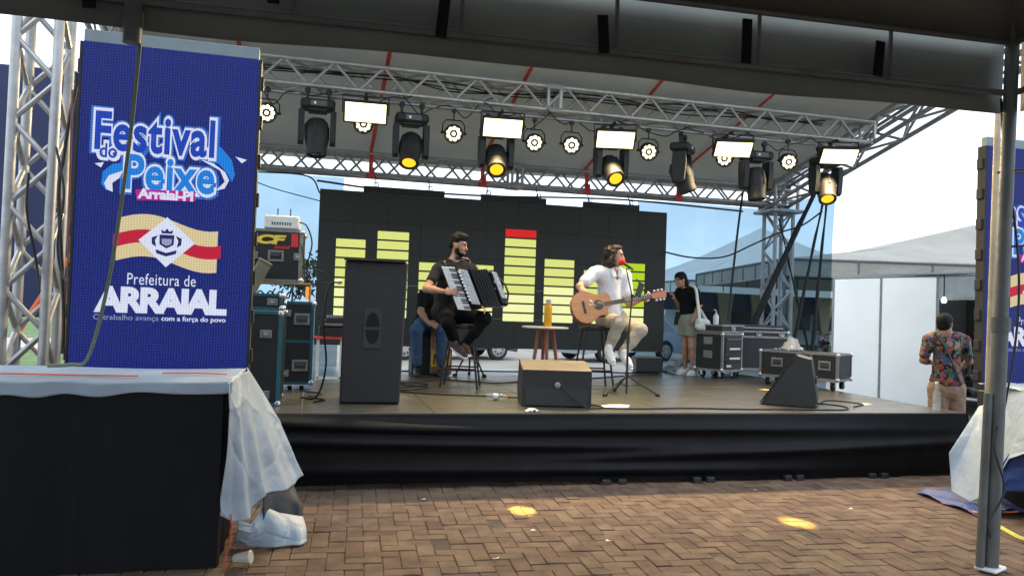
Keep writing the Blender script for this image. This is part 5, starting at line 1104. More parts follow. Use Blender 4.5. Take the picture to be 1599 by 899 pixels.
def curls(root, o, q, n, seed, a0, z0, z1, r0, ln, amp, m, thick=.0055, sc=1.):
    rr = random.Random(seed); mb = MB(); o = V(o)
    for i in range(n):
        a = rr.uniform(a0, 2*math.pi-a0); zz = rr.uniform(z0, z1); r_ = r0*math.sqrt(max(.15, 1-max(0, zz/.14)**2)); l_ = ln*rr.uniform(.5, 1.2); ph_ = rr.uniform(0, 6.28); pts = []
        dr = rr.uniform(.0, .35)
        for k in range(9):
            t = k/8; h_ = zz-l_*t; ra = r_+l_*t*dr+amp*math.sin(ph_+t*11); pts.append(V(q(math.cos(a+.10*math.sin(ph_+t*9))*ra*.95-.02, math.sin(a+.10*math.cos(ph_+t*10))*ra, h_))-o)
        mb.tube(pts, [thick*(1-.5*k/8) for k in range(9)], 4)
    mb.build('hair_curls', m, root)
# ---- accordion player
Yq = 8.78
A_ = dict(pel=(1.47,8.8,1.525), wai=(1.467,8.82,1.703), che=(1.504,8.82,1.92), nek=(1.542,8.82,2.108), hed=(1.565,8.8,2.213), sr=(1.346,8.74,1.999), sl=(1.75,8.86,2.03), er=(1.199,8.58,1.771), wr=(1.37,8.38,1.746), el=(1.962,8.84,1.797), wl=(1.961,8.5,1.793),
          hr=(1.435,8.76,1.495), hl=(1.591,8.84,1.499), kr=(1.423,8.36,1.396), kl=(1.862,8.5,1.462), ar=(1.542,8.5,1.159), al=(1.653,8.58,1.135))
base = V((1.66, 8.78, ZS)); acc = person('bearded man in grey T-shirt and black trousers seated playing an accordion', base)
hp, q, AA = head_prims((1.581,8.78,2.287), (.90, -.42, -.12), (.02, 0, 1)); hc = V((1.581,8.78,2.287))
body = upper(A_)+lower(A_)+hp+hand_prims(A_['wr'], (.55, -.2, .02), (.1, .8, -.4), .5, 1.05, 1)+hand_prims(A_['wl'], (.1, -.45, .42), (-.8, .2, 0), .8, 1.05, 1)
bo = sdf_mesh('body', body, .0068, 'skin_warm', acc, origin=base); face_parts(acc, base, q, AA)
sdf_mesh('hair', [('e', q(-.025, 0, .068), (.098, .086, .082), AA), ('e', q(.035, 0, .105), (.065, .07, .045), AA), ('e', q(-.07, 0, .01), (.045, .07, .06), AA), ('e', q(.06, .02, .115), (.04, .04, .03), AA), ('e', q(-.03, -.02, .14), (.05, .05, .025), AA)], .0075, 'hair_black', acc, noise=.0035, origin=base)
curls(acc, base, q, 150, 4, 0., .07, .15, .085, .04, .008, 'hair_black', .006)
sdf_mesh('beard', [('e', q(.044, 0, -.088), (.042, .047, .040), AA), ('e', q(.008, .052, -.052), (.030, .014, .052), AA), ('e', q(.008, -.052, -.052), (.030, .014, .052), AA), ('e', q(.088, 0, -.053), (.012, .03, .006), AA, .01)], .006, 'hair_black', acc, noise=.001, origin=base)
sdf_mesh('shirt', shirt_prims(A_, .010, .55, A_['pel'], .004), .010, 'tee_grey', acc, noise=.0005, origin=base, cuts=[(off(A_['nek'], 0, 0, .035), (.2, -.1, 1))])
tr = []
for s in 'rl': k_, a_ = V(A_['k'+s]), V(A_['a'+s]); tr += [limb(A_['h'+s], .105, k_, .075), limb(k_, .075, k_.lerp(a_, .5), .062), limb(k_.lerp(a_, .5), .062, a_+V((0, 0, .02)), .05)]
tr += [limb(off(A_['pel'], -.02, 0, -.02), .135, off(A_['pel'], .10, .0, -.02), .130, .05)]
sdf_mesh('trousers', tr, .010, 'trouser_black', acc, noise=.0006, origin=base)
shoe(acc, base, (1.497,8.48,1.123), (1.608,8.28,1.019), 'shoe_brown'); shoe(acc, base, (1.655,8.58,1.084), (1.658,8.36,1.042), 'shoe_brown')
MB().tube(bez([V(q(.0, .06, -.14))-base, V(A_['sl'])-base+V((-.03, -.05, .09)), V(A_['che'])-base+V((.10, -.13, .02))], 6), .018).build('strap', 'black_plastic', acc)
MB().tube(bez([V(A_['sr'])-base+V((.05, .04, .09)), V(A_['sr'])-base+V((.06, -.06, .085)), V(A_['che'])-base+V((-.04, -.15, .0))], 6), .018).build('strap', 'black_plastic', acc)
# ---- accordion
mat('acc_black', (.008, .008, .009), .18, var=.1); mat('acc_white', (.78, .78, .76), .3, var=.04); mat('acc_chrome', (.40, .41, .41), .3, .7, var=.6, scale=90); mat('bellows', (.02, .02, .02), .5)
O = V((1.446,8.42,2.013)); ax_v = (V((1.643,8.38,1.544))-O); Lk = ax_v.length; ev = ax_v.normalized(); eu = (V((1.958,8.46,2.024))-V((1.495,8.42,2.044))).normalized(); en = ev.cross(eu).normalized()
if en.y > 0: en = -en
ac = thing('accordion', 'black piano accordion with white keys on the seated man\'s lap', 'accordion', O)
AM = MX(((eu.x, en.x, ev.x, 0), (eu.y, en.y, ev.y, 0), (eu.z, en.z, ev.z, 0), (0, 0, 0, 1)))   # local x = along bellows, y = towards viewer, z = down the keyboard
MB().box((-.045, .0, Lk/2), (.165, .05, Lk+.04), bev=.01, M=AM).build('keyboard_bed', 'acc_black', ac, 30)
nk = 24
for i in range(nk): MB().box((-.05, .031, (i+.5)*Lk/nk), (.15, .016, Lk/nk-.0035), bev=.002, M=AM).build('white_key', 'acc_white', ac, 0)
for i in range(nk-1):
    if i % 7 in (0, 1, 3, 4, 5): MB().box((-.005, .044, (i+1)*Lk/nk), (.085, .014, Lk/nk*.52), bev=.002, M=AM).build('black_key', 'acc_black', ac, 0)
MB().box((.115, -.03, Lk*.47), (.15, .19, Lk*.92), bev=.03, M=AM).build('treble_body', 'acc_black', ac, 30)
MB().box((.10, .068, Lk*.45), (.10, .012, Lk*.80), bev=.005, M=AM).build('grille', 'acc_chrome', ac, 30)
for i in range(9): MB().box((.045, .076, Lk*(.12+.08*i)), (.028, .01, Lk*.05), bev=.004, M=AM).build('register_switch', 'acc_white', ac, 0)
for i in range(13):
    a = i/12; w_ = Lk*.90-.006*(i % 2); x_ = .195+a*.20; MB().box((x_, -.04+.01*math.sin(a*3), Lk*.45-.10*a*Lk*.4), (.0135, .19-.008*(i % 2), w_-.02*math.sin(a*3)), bev=.003, M=AM).build('bellows_fold', 'bellows' if i % 2 else 'acc_black', ac, 0)
MB().box((.455, -.04, Lk*.40), (.11, .20, Lk*.84), bev=.028, M=AM).build('bass_body', 'acc_black', ac, 30)
MB().box((.47, .064, Lk*.34), (.06, .01, Lk*.62), bev=.004, M=AM).build('bass_grille', 'acc_chrome', ac, 30)
MB().tube([AM @ V(p) for p in ((.52, .0, Lk*.12), (.56, .03, Lk*.3), (.56, .03, Lk*.5), (.52, .0, Lk*.7))], .012).build('hand_strap', 'bellows', ac)
mat('tag_orange', (.75, .28, .12), .6); MB().tube([AM @ V(p) for p in ((.16, .07, Lk*.88), (.18, .08, Lk*.98), (.15, .08, Lk*1.06))], .009).build('bellows_strap', 'tag_orange', ac)
# ---- guitarist
G_ = dict(pel=(3.502,8.82,1.528), wai=(3.494,8.84,1.732), che=(3.479,8.84,1.928), nek=(3.499,8.82,2.101), hed=(3.513,8.8,2.203), sr=(3.261,8.78,2.042), sl=(3.695,8.86,2.025), er=(3.022,8.62,1.874), wr=(3.092,8.42,1.687), el=(3.707,8.74,1.693), wl=(3.741,8.46,1.741),
          hr=(3.421,8.78,1.495), hl=(3.586,8.84,1.499), kr=(3.433,8.38,1.46), kl=(3.736,8.44,1.384), ar=(3.38,8.52,1.145), al=(3.543,8.5,1.089))
base = V((3.30, 8.82, ZS)); gu = person('curly long-haired man in white shirt and beige trousers singing with a guitar', base)
hp, q, AA = head_prims((3.528,8.78,2.266), (.85, -.50, -.02), (.03, 0, 1))
body = upper(G_, .94)+lower(G_)+hp+hand_prims(G_['wr'], (.42, -.02, -.25), (.1, .9, -.2), .6, 1.0, 1)+hand_prims(G_['wl'], (.35, -.2, .22), (-.1, .9, .3), 1.0, 1.0, -1)
sdf_mesh('body', body, .0068, 'skin_light', gu, origin=base); face_parts(gu, base, q, AA)
rh = random.Random(9); hp2 = [('e', q(-.035, 0, .05), (.095, .095, .085), AA), ('e', q(.02, 0, .10), (.06, .075, .035), AA)]
for i in range(80):
    a = rh.uniform(1.4, 2*math.pi-1.4); zz = rh.uniform(-.13, .08); rr = .095+rh.uniform(-.01, .03)+(.02 if zz < -.02 else 0)
    if zz < -.10: rr *= .85
    r_ = rh.uniform(.016, .030); hp2.append(('e', q(math.cos(a)*rr*.9-.02, math.sin(a)*rr, zz), (r_, r_, r_*1.3), AA, .02))
sdf_mesh('hair', hp2, .0075, 'hair_brown', gu, noise=.004, origin=base, k=.02)
curls(gu, base, q, 260, 5, 1.2, -.07, .13, .115, .08, .016, 'hair_brown', .006)
sdf_mesh('beard', [('e', q(.066, 0, -.108), (.012, .013, .010), AA), ('e', q(.091, 0, -.052), (.007, .020, .004), AA, .008)], .005, 'hair_brown', gu, noise=.001, origin=base)
sh_ = shirt_prims(G_, .020, .62, off(G_['pel'], .0, -.01, -.01), .012)
neckv = [('-e', tuple(V(G_['nek'])+V((.03, -.10, -.03))), (.04, .09, .10))]
sdf_mesh('shirt', sh_+neckv, .0095, 'shirt_white', gu, noise=.0006, origin=base, cuts=[(off(G_['nek'], 0, 0, .03), (.1, -.25, 1))])
for s in (-1, 1):
    n_ = V(G_['nek'])-base; MB().grid(lambda u, v: n_+V((.02+s*(.035+.05*u-.03*v), -.085-.05*v-.02*u, .045-.03*u-.13*v)), 4, 6).build('collar', 'shirt_white', gu, 60, solid=.004)
tr = []
for s in 'rl': k_, a_ = V(G_['k'+s]), V(G_['a'+s]); tr += [limb(G_['h'+s], .105, k_, .080), limb(k_, .080, k_.lerp(a_, .5), .066), limb(k_.lerp(a_, .5), .066, a_+V((0, 0, .02)), .056)]
tr += [limb(off(G_['pel'], -.06, 0, -.02), .13, off(G_['pel'], .08, .0, -.02), .13, .05)]
sdf_mesh('trousers', tr, .010, 'chino', gu, noise=.0007, origin=base)
shoe(gu, base, (3.357,8.5,1.1), (3.345,8.3,0.981), 'shoe_white', 'shoe_white'); shoe(gu, base, (3.537,8.48,1.045), (3.561,8.3,0.932), 'shoe_white', 'shoe_white')
# ---- guitar
mat('guitar_top', (.52, .22, .075), .3, var=.14, scale=3, stretch=(1, 12, 12)); mat('guitar_side', (.24, .08, .03), .3, var=.2); mat('fretboard', (.03, .02, .016), .4); mat('guitar_pale', (.62, .45, .30), .35, var=.1)
GO = V((3.039,8.4,1.634)); GE = V((3.834,8.36,1.789)); gx = (GE-GO).normalized(); gz = V((.14, -.94, .30)); gz = (gz-gx*gz.dot(gx)).normalized(); gy = gz.cross(gx)
gt = thing('acoustic_guitar', 'natural wood acoustic guitar held across the seated singer', 'guitar', GO)
GM = MX(((gx.x, gy.x, gz.x, 0), (gx.y, gy.y, gz.y, 0), (gx.z, gy.z, gz.z, 0), (0, 0, 0, 1)))
half = [(-.175, 0), (-.17, .055), (-.15, .115), (-.105, .165), (-.04, .192), (.03, .185), (.09, .152), (.135, .128), (.18, .126), (.225, .138), (.265, .135), (.295, .105), (.31, .055), (.313, .02)]
cutw = [(.313, -.02), (.30, -.03), (.262, -.045), (.245, -.085), (.235, -.125), (.205, -.136), (.17, -.126), (.135, -.128), (.09, -.152), (.03, -.185), (-.04, -.192), (-.105, -.165), (-.15, -.115), (-.17, -.055)]
outl = half+cutw
MB().prism(outl, -.10, -.004, GM).build('body_side', 'guitar_side', gt, 30); MB().prism([(x*.995, y*.995) for x, y in outl], -.0038, .0015, GM).build('soundboard', 'guitar_top', gt, 0)
MB().lathe([(0, .0022), (.05, .0022), (.05, .0026), (0, .0026)], GM @ MX.Translation((.145, 0, 0)), 24).build('sound_hole', 'void_black', gt); MB().lathe([(.051, .0018), (.060, .0018), (.060, .0030), (.051, .0030)], GM @ MX.Translation((.145, 0, 0)), 24).build('rosette', 'fretboard', gt)
MB().box((-.03, 0, .007), (.028, .15, .012), bev=.003, M=GM).build('bridge', 'fretboard', gt, 0)
nl = (GE-GO).length
MB().box(((.29+nl)/2, 0, -.008), (nl-.29, .050, .024), bev=.006, M=GM).build('neck', 'guitar_side', gt, 0); fb = MB().box(((.20+nl)/2, 0, .0085), (nl-.20, .050, .007), M=GM).build('fretboard', 'fretboard', gt, 0)
for i in range(14): MB().box((nl-.62*(1-.5**(i/12))*1.0-.005, 0, .0125), (.003, .048, .002), M=GM).build('fret', 'steel', fb, 0)
for i in range(6): MB().cyl(GM @ V((-.03, -.02+i*.008, .015)), GM @ V((nl+.02, -.018+i*.0072, .0145)), .0008, n=4).build('string', 'steel', gt)
mat('head_orange', (.55, .15, .05), .3, var=.1)
hs_ = MB().prism([(nl, -.024), (nl+.03, -.036), (nl+.17, -.042), (nl+.185, 0), (nl+.17, .042), (nl+.03, .036), (nl, .024)], -.016, .0, GM).build('headstock', 'head_orange', gt, 0)
for i in range(3):
    for s in (-1, 1):
        MB().lathe([(0, -.02), (.012, -.016), (.015, 0), (.012, .016), (0, .02)], GM @ MX.Translation((nl+.045+i*.047, s*.058, -.008)), 8).build('tuning_peg', 'steel', hs_)
# ---- standing woman
W_ = dict(pel=(5.558,10.75,1.493), wai=(5.547,10.76,1.679), che=(5.53,10.78,1.856), nek=(5.493,10.78,1.983), hed=(5.438,10.76,2.059), sr=(5.479,10.92,1.925), sl=(5.574,10.62,1.915), er=(5.502,10.95,1.686), wr=(5.337,10.8,1.8), el=(5.633,10.56,1.733), wl=(5.49,10.48,1.556),
          hr=(5.542,10.82,1.442), hl=(5.556,10.68,1.446), kr=(5.532,10.8,1.088), kl=(5.546,10.62,1.099), ar=(5.573,10.86,0.759), al=(5.6,10.66,0.747))
base = V((5.52, 10.75, ZS)); wo_ = person('woman in black top and olive shorts standing in profile with white bag', base)
hp, q, AA = head_prims((5.393,10.76,2.106), (-.93, -.30, -.22), (-.05, 0, 1), .92)
f_ = .80
body = upper(W_, .78)+lower(W_, .86)+hp+hand_prims(W_['wr'], (-.3, -.1, .6), (-.6, .3, .2), .8, .9, 1)+hand_prims(W_['wl'], (-.1, -.05, -.8), (-.5, .5, 0), .6, .9, 1)
sdf_mesh('body', body, .0075, 'skin_warm', wo_, origin=base); face_parts(wo_, base, q, AA, .92)
sdf_mesh('hair', [('e', q(-.02, 0, .05), (.100, .085, .080), AA), ('e', q(-.075, 0, -.02), (.05, .075, .085), AA), limb(q(-.07, .02, -.04), .075, off(q(-.09, .0, -.17), .03, -.03, 0), .060), limb(off(q(-.09, .0, -.17), .03, -.03, 0), .060, off(q(-.11, 0, -.30), .06, -.05, 0), .030)], .009, 'hair_black', wo_, noise=.0015, origin=base)
sdf_mesh('top', [limb(off(W_['wai'], 0, 0, -.06), .125, W_['wai'], .122, .04), limb(W_['wai'], .122, W_['che'], .122, .04), limb(W_['sr'], .072, W_['sl'], .072, .05), limb(W_['sr'], .068, W_['nek'], .05), limb(W_['sl'], .068, W_['nek'], .05), limb(W_['sl'], .070, V(W_['sl']).lerp(V(W_['el']), .72), .075), limb(W_['sr'], .070, V(W_['sr']).lerp(V(W_['er']), .72), .075)], .010, 'black_top', wo_, noise=.0012, origin=base, cuts=[(off(W_['nek'], 0, 0, .02), (-.2, 0, 1))])
sdf_mesh('shorts', [limb(off(W_['wai'], .01, 0, -.06), .115, W_['pel'], .145, .05), limb(W_['hr'], .115, V(W_['hr']).lerp(V(W_['kr']), .42), .115), limb(W_['hl'], .115, V(W_['hl']).lerp(V(W_['kl']), .42), .115)], .010, 'shorts_olive', wo_, noise=.0012, origin=base, cuts=[(off(W_['pel'], 0, 0, -.24), (0, 0, -1)), (off(W_['wai'], 0, 0, -.02), (0, 0, 1))])
shoe(wo_, base, (W_['ar'][0]+.05, W_['ar'][1], ZS+.003), (W_['ar'][0]-.13, W_['ar'][1]-.05, ZS+.003), 'shoe_white', 'shoe_white'); shoe(wo_, base, (W_['al'][0]+.05, W_['al'][1], ZS+.003), (W_['al'][0]-.12, W_['al'][1]-.09, ZS+.003), 'shoe_white', 'shoe_white')
hb = thing('handbag', 'white quilted handbag hanging at the standing woman\'s hip', 'handbag', (5.611,10.42,1.389)); hbp = V((5.611,10.42,1.389))
sdf_mesh('bag_body', [limb((-.07, 0, .02), .055, (.08, 0, 0), .055, .05), limb((-.06, 0, .10), .05, (.07, 0, .08), .05, .05)], .012, mat('bag_white', (.68, .67, .63), .6, var=.1, bump=.4, bscale=60), hb, noise=.002)
MB().tube(bez([(-.05, 0, .12), V(W_['sl'])-hbp+V((-.015, -.12, -.12)), V(W_['sl'])-hbp+V((-.03, -.06, .075)), V(W_['nek'])-hbp+V((.05, .05, .04)), V(W_['che'])-hbp+V((.14, .10, 0)), (.07, .02, .12)], 8), .022).build('strap', 'white_plastic', hb)
# ---- man in the floral shirt, back to the camera, standing on the ground
Dm = 9.15
M_J = dict(pel=(7.314,7.6,0.878), wai=(7.306,7.597,1.076), che=(7.282,7.577,1.282), nek=(7.259,7.578,1.472), hed=(7.264,7.575,1.533), sl=(7.087,7.645,1.381), sr=(7.493,7.541,1.387), el=(7.075,7.705,1.14), wl=(7.345,7.865,1.101), er=(7.644,7.612,1.141), wr=(7.751,7.793,1.066),
           hl=(7.22,7.625,0.813), hr=(7.412,7.576,0.82), kl=(7.236,7.632,0.417), kr=(7.435,7.581,0.424), al=(7.292,7.68,-0.011), ar=(7.5,7.627,-0.003))
gz_ = min(M_J['al'][2], M_J['ar'][2]); base = V(((7.314,7.6,0.878))[0:2]+(.0,)); mn_ = person('man in colourful floral shirt and tan shorts seen from behind', base)
for k_ in ('al', 'ar'): M_J[k_] = (M_J[k_][0], M_J[k_][1], .09)
bk = (V(((7.314,7.6,0.878)))-V((0, 0, 1.6))); bk.z = 0; bk.normalize(); sd_ = V((bk.y, -bk.x, 0))
hp, q, AA = head_prims((7.271,7.593,1.585), bk+sd_*.45, (0, 0, 1), .95)
body = upper(M_J)+lower(M_J)+hp+hand_prims(M_J['wl'], bk+sd_*.6, (0, 0, 1), .6, 1, 1)+hand_prims(M_J['wr'], bk-sd_*.5, (0, 0, 1), .6, 1, -1)+foot_prims(M_J, 'l', off(M_J['al'], bk.x*.15, bk.y*.15, -.055))+foot_prims(M_J, 'r', off(M_J['ar'], bk.x*.15, bk.y*.15, -.055))
sdf_mesh('body', body, .008, 'skin_brown', mn_, origin=base); face_parts(mn_, base, q, AA, .95)
sdf_mesh('hair', [('e', q(-.02, 0, .045), (.100, .086, .082), AA), ('e', q(-.05, 0, -.015), (.062, .077, .085), AA)], .0075, 'hair_black', mn_, noise=.001, origin=base)
sdf_mesh('shirt', shirt_prims(M_J, .008, .72, off(M_J['pel'], 0, 0, .03), .012), .0105, 'floral', mn_, noise=.0016, origin=base, cuts=[(off(M_J['nek'], 0, 0, .025), (0, 0, 1)), (off(M_J['pel'], 0, 0, -.035), (0, 0, -1))])
sdf_mesh('shorts', [limb(M_J['pel'], .14, off(M_J['pel'], 0, 0, -.08), .14, .05), limb(M_J['hl'], .118, V(M_J['hl']).lerp(V(M_J['kl']), .75), .105), limb(M_J['hr'], .118, V(M_J['hr']).lerp(V(M_J['kr']), .75), .105)], .0105, 'shorts_tan', mn_, noise=.0015, origin=base, cuts=[(off(M_J['kl'], 0, 0, .10), (0, 0, -1))])
for s in 'lr': shoe(mn_, base, (M_J['a'+s][0]-bk.x*.06, M_J['a'+s][1]-bk.y*.06, .003), (M_J['a'+s][0]+bk.x*.16, M_J['a'+s][1]+bk.y*.16, .003), 'shoe_brown')
MB().tube(bez([V(M_J['pel'])-base-bk*.20+sd_*.15, V(M_J['che'])-base-bk*.185, V(M_J['sl'])-base-bk*.06+V((0, 0, .085))+sd_*.06], 6), .014).build('bag_strap', 'black_plastic', mn_)
sb_ = thing('shoulder_bag', 'black shoulder bag hanging at the floral shirt man\'s right side', 'bag', (7.685,7.609,0.865))
sdf_mesh('bag_body', [limb((-.05, 0, -.09), .06, (.06, .03, -.10), .06, .05), limb((-.05, 0, .08), .04, (.0, .02, .09), .04, .06)], .012, 'black_cloth', sb_, noise=.003); MB().tube(bez([(-.05, 0, .10), (-.03, 0, .26), (0, .02, .10)], 6), .012).build('carry_handle', 'black_plastic', sb_)
# ---- third musician seated behind
T_ = dict(pel=(1.456,10.35,1.339), wai=(1.477,10.36,1.504), che=(1.514,10.3,1.678), nek=(1.583,10.22,1.818), hed=(1.621,10.15,1.878), sr=(1.389,10.22,1.708), sl=(1.702,10.34,1.72), er=(1.347,10.1,1.495), wr=(1.424,9.95,1.366), el=(1.73,10.2,1.506), wl=(1.617,10.0,1.371),
          hr=(1.415,10.3,1.313), hl=(1.539,10.38,1.314), kr=(1.274,9.92,1.264), kl=(1.612,9.95,1.272), ar=(1.314,9.98,0.839), al=(1.619,10.0,0.842))
base = V((T_['pel'][0], T_['pel'][1], ZS)); th = person('man in black T-shirt and blue jeans crouched behind the accordion player', base)
hp, q, AA = head_prims((1.644,10.1,1.972), (.5, -.8, -.3), (.1, -.1, 1), .95)
body = upper(T_)+lower(T_)+hp+hand_prims(T_['wr'], (.5, -.3, -.2), (.2, .6, -.6), .6, 1, 1)+hand_prims(T_['wl'], (-.5, -.3, -.2), (-.2, .6, -.6), .6, 1, -1)
sdf_mesh('body', body, .008, 'skin_brown', th, origin=base); face_parts(th, base, q, AA)
sdf_mesh('hair', [('e', q(-.02, 0, .045), (.10, .086, .082), AA)], .008, 'hair_black', th, noise=.002, origin=base)
sdf_mesh('shirt', shirt_prims(T_, .012, .6, T_['pel'], .01), .011, 'black_top', th, noise=.0015, origin=base, cuts=[(off(T_['nek'], 0, 0, .03), (.1, -.1, 1))])
tr = []
for s in 'rl': k_, a_ = V(T_['k'+s]), V(T_['a'+s]); tr += [limb(T_['h'+s], .105, k_, .080), limb(k_, .080, a_, .058)]
sdf_mesh('jeans', tr+[limb(T_['hr'], .13, T_['hl'], .13, .05)], .011, 'jeans', th, noise=.002, origin=base)
for s in 'rl': shoe(th, base, (T_['a'+s][0], T_['a'+s][1]+.04, ZS+.003), (T_['a'+s][0]-.02, T_['a'+s][1]-.16, ZS+.003), 'black_plastic', 'rubber')
bn = thing('box_seat', 'low black box the crouched man sits on behind the accordion player', 'seat', (T_['pel'][0]+.02, T_['pel'][1]+.1, ZS)); hbx = T_['pel'][2]-ZS-.12
MB().box((0, 0, hbx/2), (.4, .36, hbx), bev=.012).build('box_body', 'black_paint', bn, 0); MB().box((0, 0, hbx-.01), (.42, .38, .03), bev=.008).build('seat_pad', 'black_cloth', bn, 0)
# ------------------------------------------------------------------ white booth and background tents
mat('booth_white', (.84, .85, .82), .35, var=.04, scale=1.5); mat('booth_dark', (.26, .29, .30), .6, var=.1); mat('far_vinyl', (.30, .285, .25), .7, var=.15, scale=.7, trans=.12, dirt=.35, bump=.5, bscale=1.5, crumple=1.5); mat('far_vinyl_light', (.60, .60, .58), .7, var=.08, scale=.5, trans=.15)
B0, B1, B2, B3 = (V((9.64, 12.77, 0)), V((9.83, 11.72, 0)), V((10.06, 10.67, 0)), V((10.2, 9.55, 0)))
bt = thing('exhibition_booth', 'white panel booth with dark open doorway beside the stage', 'booth', B2)
BH = 2.4
def panel(a, b, z0, z1, nm, m, t=.03):
    a, b = V(a), V(b); d = (b-a); c = (a+b)/2; MB().box((c.x-B2.x, c.y-B2.y, (z0+z1)/2), (d.length-.05, t, z1-z0), rz=math.atan2(d.y, d.x), bev=.004).build(nm, m, bt, 0)
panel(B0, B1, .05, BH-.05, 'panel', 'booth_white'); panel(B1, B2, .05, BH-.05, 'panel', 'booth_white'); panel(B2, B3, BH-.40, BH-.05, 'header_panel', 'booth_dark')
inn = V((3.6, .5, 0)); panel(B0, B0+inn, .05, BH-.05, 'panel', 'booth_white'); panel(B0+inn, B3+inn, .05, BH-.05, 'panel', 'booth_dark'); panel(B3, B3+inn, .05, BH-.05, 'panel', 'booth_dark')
for p in (B0, B1, B2, B3, B0+inn, B3+inn): MB().cyl((p.x-B2.x, p.y-B2.y, 0), (p.x-B2.x, p.y-B2.y, BH), .028, n=8).build('post', 'case_alu', bt)
for a, b in ((B0, B1), (B1, B2), (B2, B3)):
    for z in (.03, BH-.03):
        if z < 1 and a is B2: continue
        MB().cyl(a-B2+V((0, 0, z)), b-B2+V((0, 0, z)), .022, n=8).build('rail', 'case_alu', bt)
MB().cyl(B2-B2+V((0, 0, BH-.42)), B3-B2+V((0, 0, BH-.42)), .022, n=8).build('rail', 'case_alu', bt)
MB().add([tuple(q_-B2+V((0, 0, BH+.01))) for q_ in (B0, B3, B3+inn, B0+inn)], [(0, 1, 2, 3)]).build('added_shade_roof', 'booth_dark', bt, 0, solid=.03)  # unseen roof panel, added to darken the booth interior
lmp = thing('wall_lamp', 'small white lamp glowing just inside the dark booth doorway', 'lamp', (9.976,10.455,1.957)); emat('lamp_white', (255, 255, 250), 2.5)
MB().lathe([(0, -.045), (.03, -.04), (.045, -.012), (.04, .02), (.02, .06), (0, .06)], None, 14).build('bulb', 'lamp_white', lmp); MB().cyl((0, 0, .06), (0, 0, .42), .01).build('cord', 'rubber', lmp)
def bg_tent(name, label, p, q, eave, apexz, m, vh=.35, depth=None, posts=True):
    p, q = V(p), V(q); p.z = q.z = 0; d = (q-p).normalized(); n_ = V((-d.y, d.x, 0)); L_ = (q-p).length; D_ = depth or L_
    r = thing(name, label, 'tent', p); c = [V((0, 0, 0)), d*L_, d*L_+n_*D_, n_*D_]; ap_ = (c[0]+c[2])/2+V((0, 0, apexz))
    for k in range(4):
        a, b = c[k], c[(k+1) % 4]
        def cf_(u, v): e_ = a.lerp(b, u)+V((0, 0, eave)); g_ = e_.lerp(ap_, v); g_.z -= .5*math.sin(math.pi*v)*(apexz-eave)*.25; g_.z += .03*math.sin(u*31+v*9)*math.sin(math.pi*v); return g_
        MB().grid(cf_, 30, 14).build('canopy', m, r, 60)
        MB().grid(lambda u, v: a.lerp(b, u)+V((0, 0, eave-vh*v-.06*v*math.sin(u*math.pi)))+n_*.02*math.sin(u*40)*v, 40, 3).build('valance', m, r, 60)
        MB().cyl(a+V((0, 0, eave-.02)), b+V((0, 0, eave-.02)), .035, n=8).build('rail', 'pole_grey', r)
        for t in range(1, 8): MB().cyl(a.lerp(b, t/8)+V((0, 0, eave-vh)), a.lerp(b, t/8)+V((0, 0, eave)), .03, n=6).build('strut', 'pole_grey', r)
        if posts: MB().cyl(a, a+V((0, 0, eave)), .05, n=10).build('post', 'pole_grey', r)
bg_tent('canopy_tent', 'grey canopy tent with sagging roof behind the white booth', (11.191,16.728,2.902), (25.389,13.107,2.97), 3.05, 4.6, 'far_vinyl', .42, 9.0)
bg_tent('canopy_tent', 'pale tent roof seen dimly through the mesh behind the rear tower', (14.411,28.296,2.863), (27.327,27.058,3.238), 2.95, 6.0, 'far_vinyl_light', .45)
# building with blue fascia and tapered brown pillars
mat('wall_white', (.72, .72, .70), .8, var=.05, dirt=.1); mat('fascia_blue', (.045, .07, .15), .6, var=.1); mat('pillar_tan', (.52, .38, .25), .7, var=.08)
P0, P1 = V((19.477,40.468,1.156)), V((32.982,37.023,1.276)); P0.z = P1.z = 0; d = (P1-P0).normalized(); L_ = (P1-P0).length; n_ = V((-d.y, d.x, 0))
bd = thing('building', 'white building with dark blue fascia and tapered tan pillars beyond the mesh', 'building', P0); rzb = math.atan2(d.y, d.x)
MB().box(d*L_/2+n_*4+V((0, 0, 1.6)), (L_+6, 6, 3.2), rz=rzb).build('wall', 'wall_white', bd, 0); MB().box(d*L_/2+n_*.3+V((0, 0, 2.75)), (L_+6, 2.0, 1.9), rz=rzb, bev=.02).build('fascia', 'fascia_blue', bd, 0); MB().box(d*L_/2+n_*3+V((0, 0, 3.85)), (L_+6.5, 8, .25), rz=rzb).build('roof_slab', 'wall_white', bd, 0)
for k in range(8):
    x = 1.2+k*(L_-1)/7; M_ = MX.Translation(d*x-n_*.9) @ MX.Rotation(rzb, 4, 'Z') @ MX(((1, 0, 0, 0), (0, 0, -1, 0), (0, 1, 0, 0), (0, 0, 0, 1)))
    MB().prism([(-.06, 0), (.06, 0), (.55, 3.4), (-.55, 3.4)], 0, .35, M_).build('pillar', 'pillar_tan', bd, 0)
for k in range(6):
    c_ = d*(3+k*(L_-4)/6)+n_*.97; MB().box(c_+V((0, 0, 1.3)), (1.3, .06, .9), rz=rzb).build('window', 'screen_dark', bd, 0)
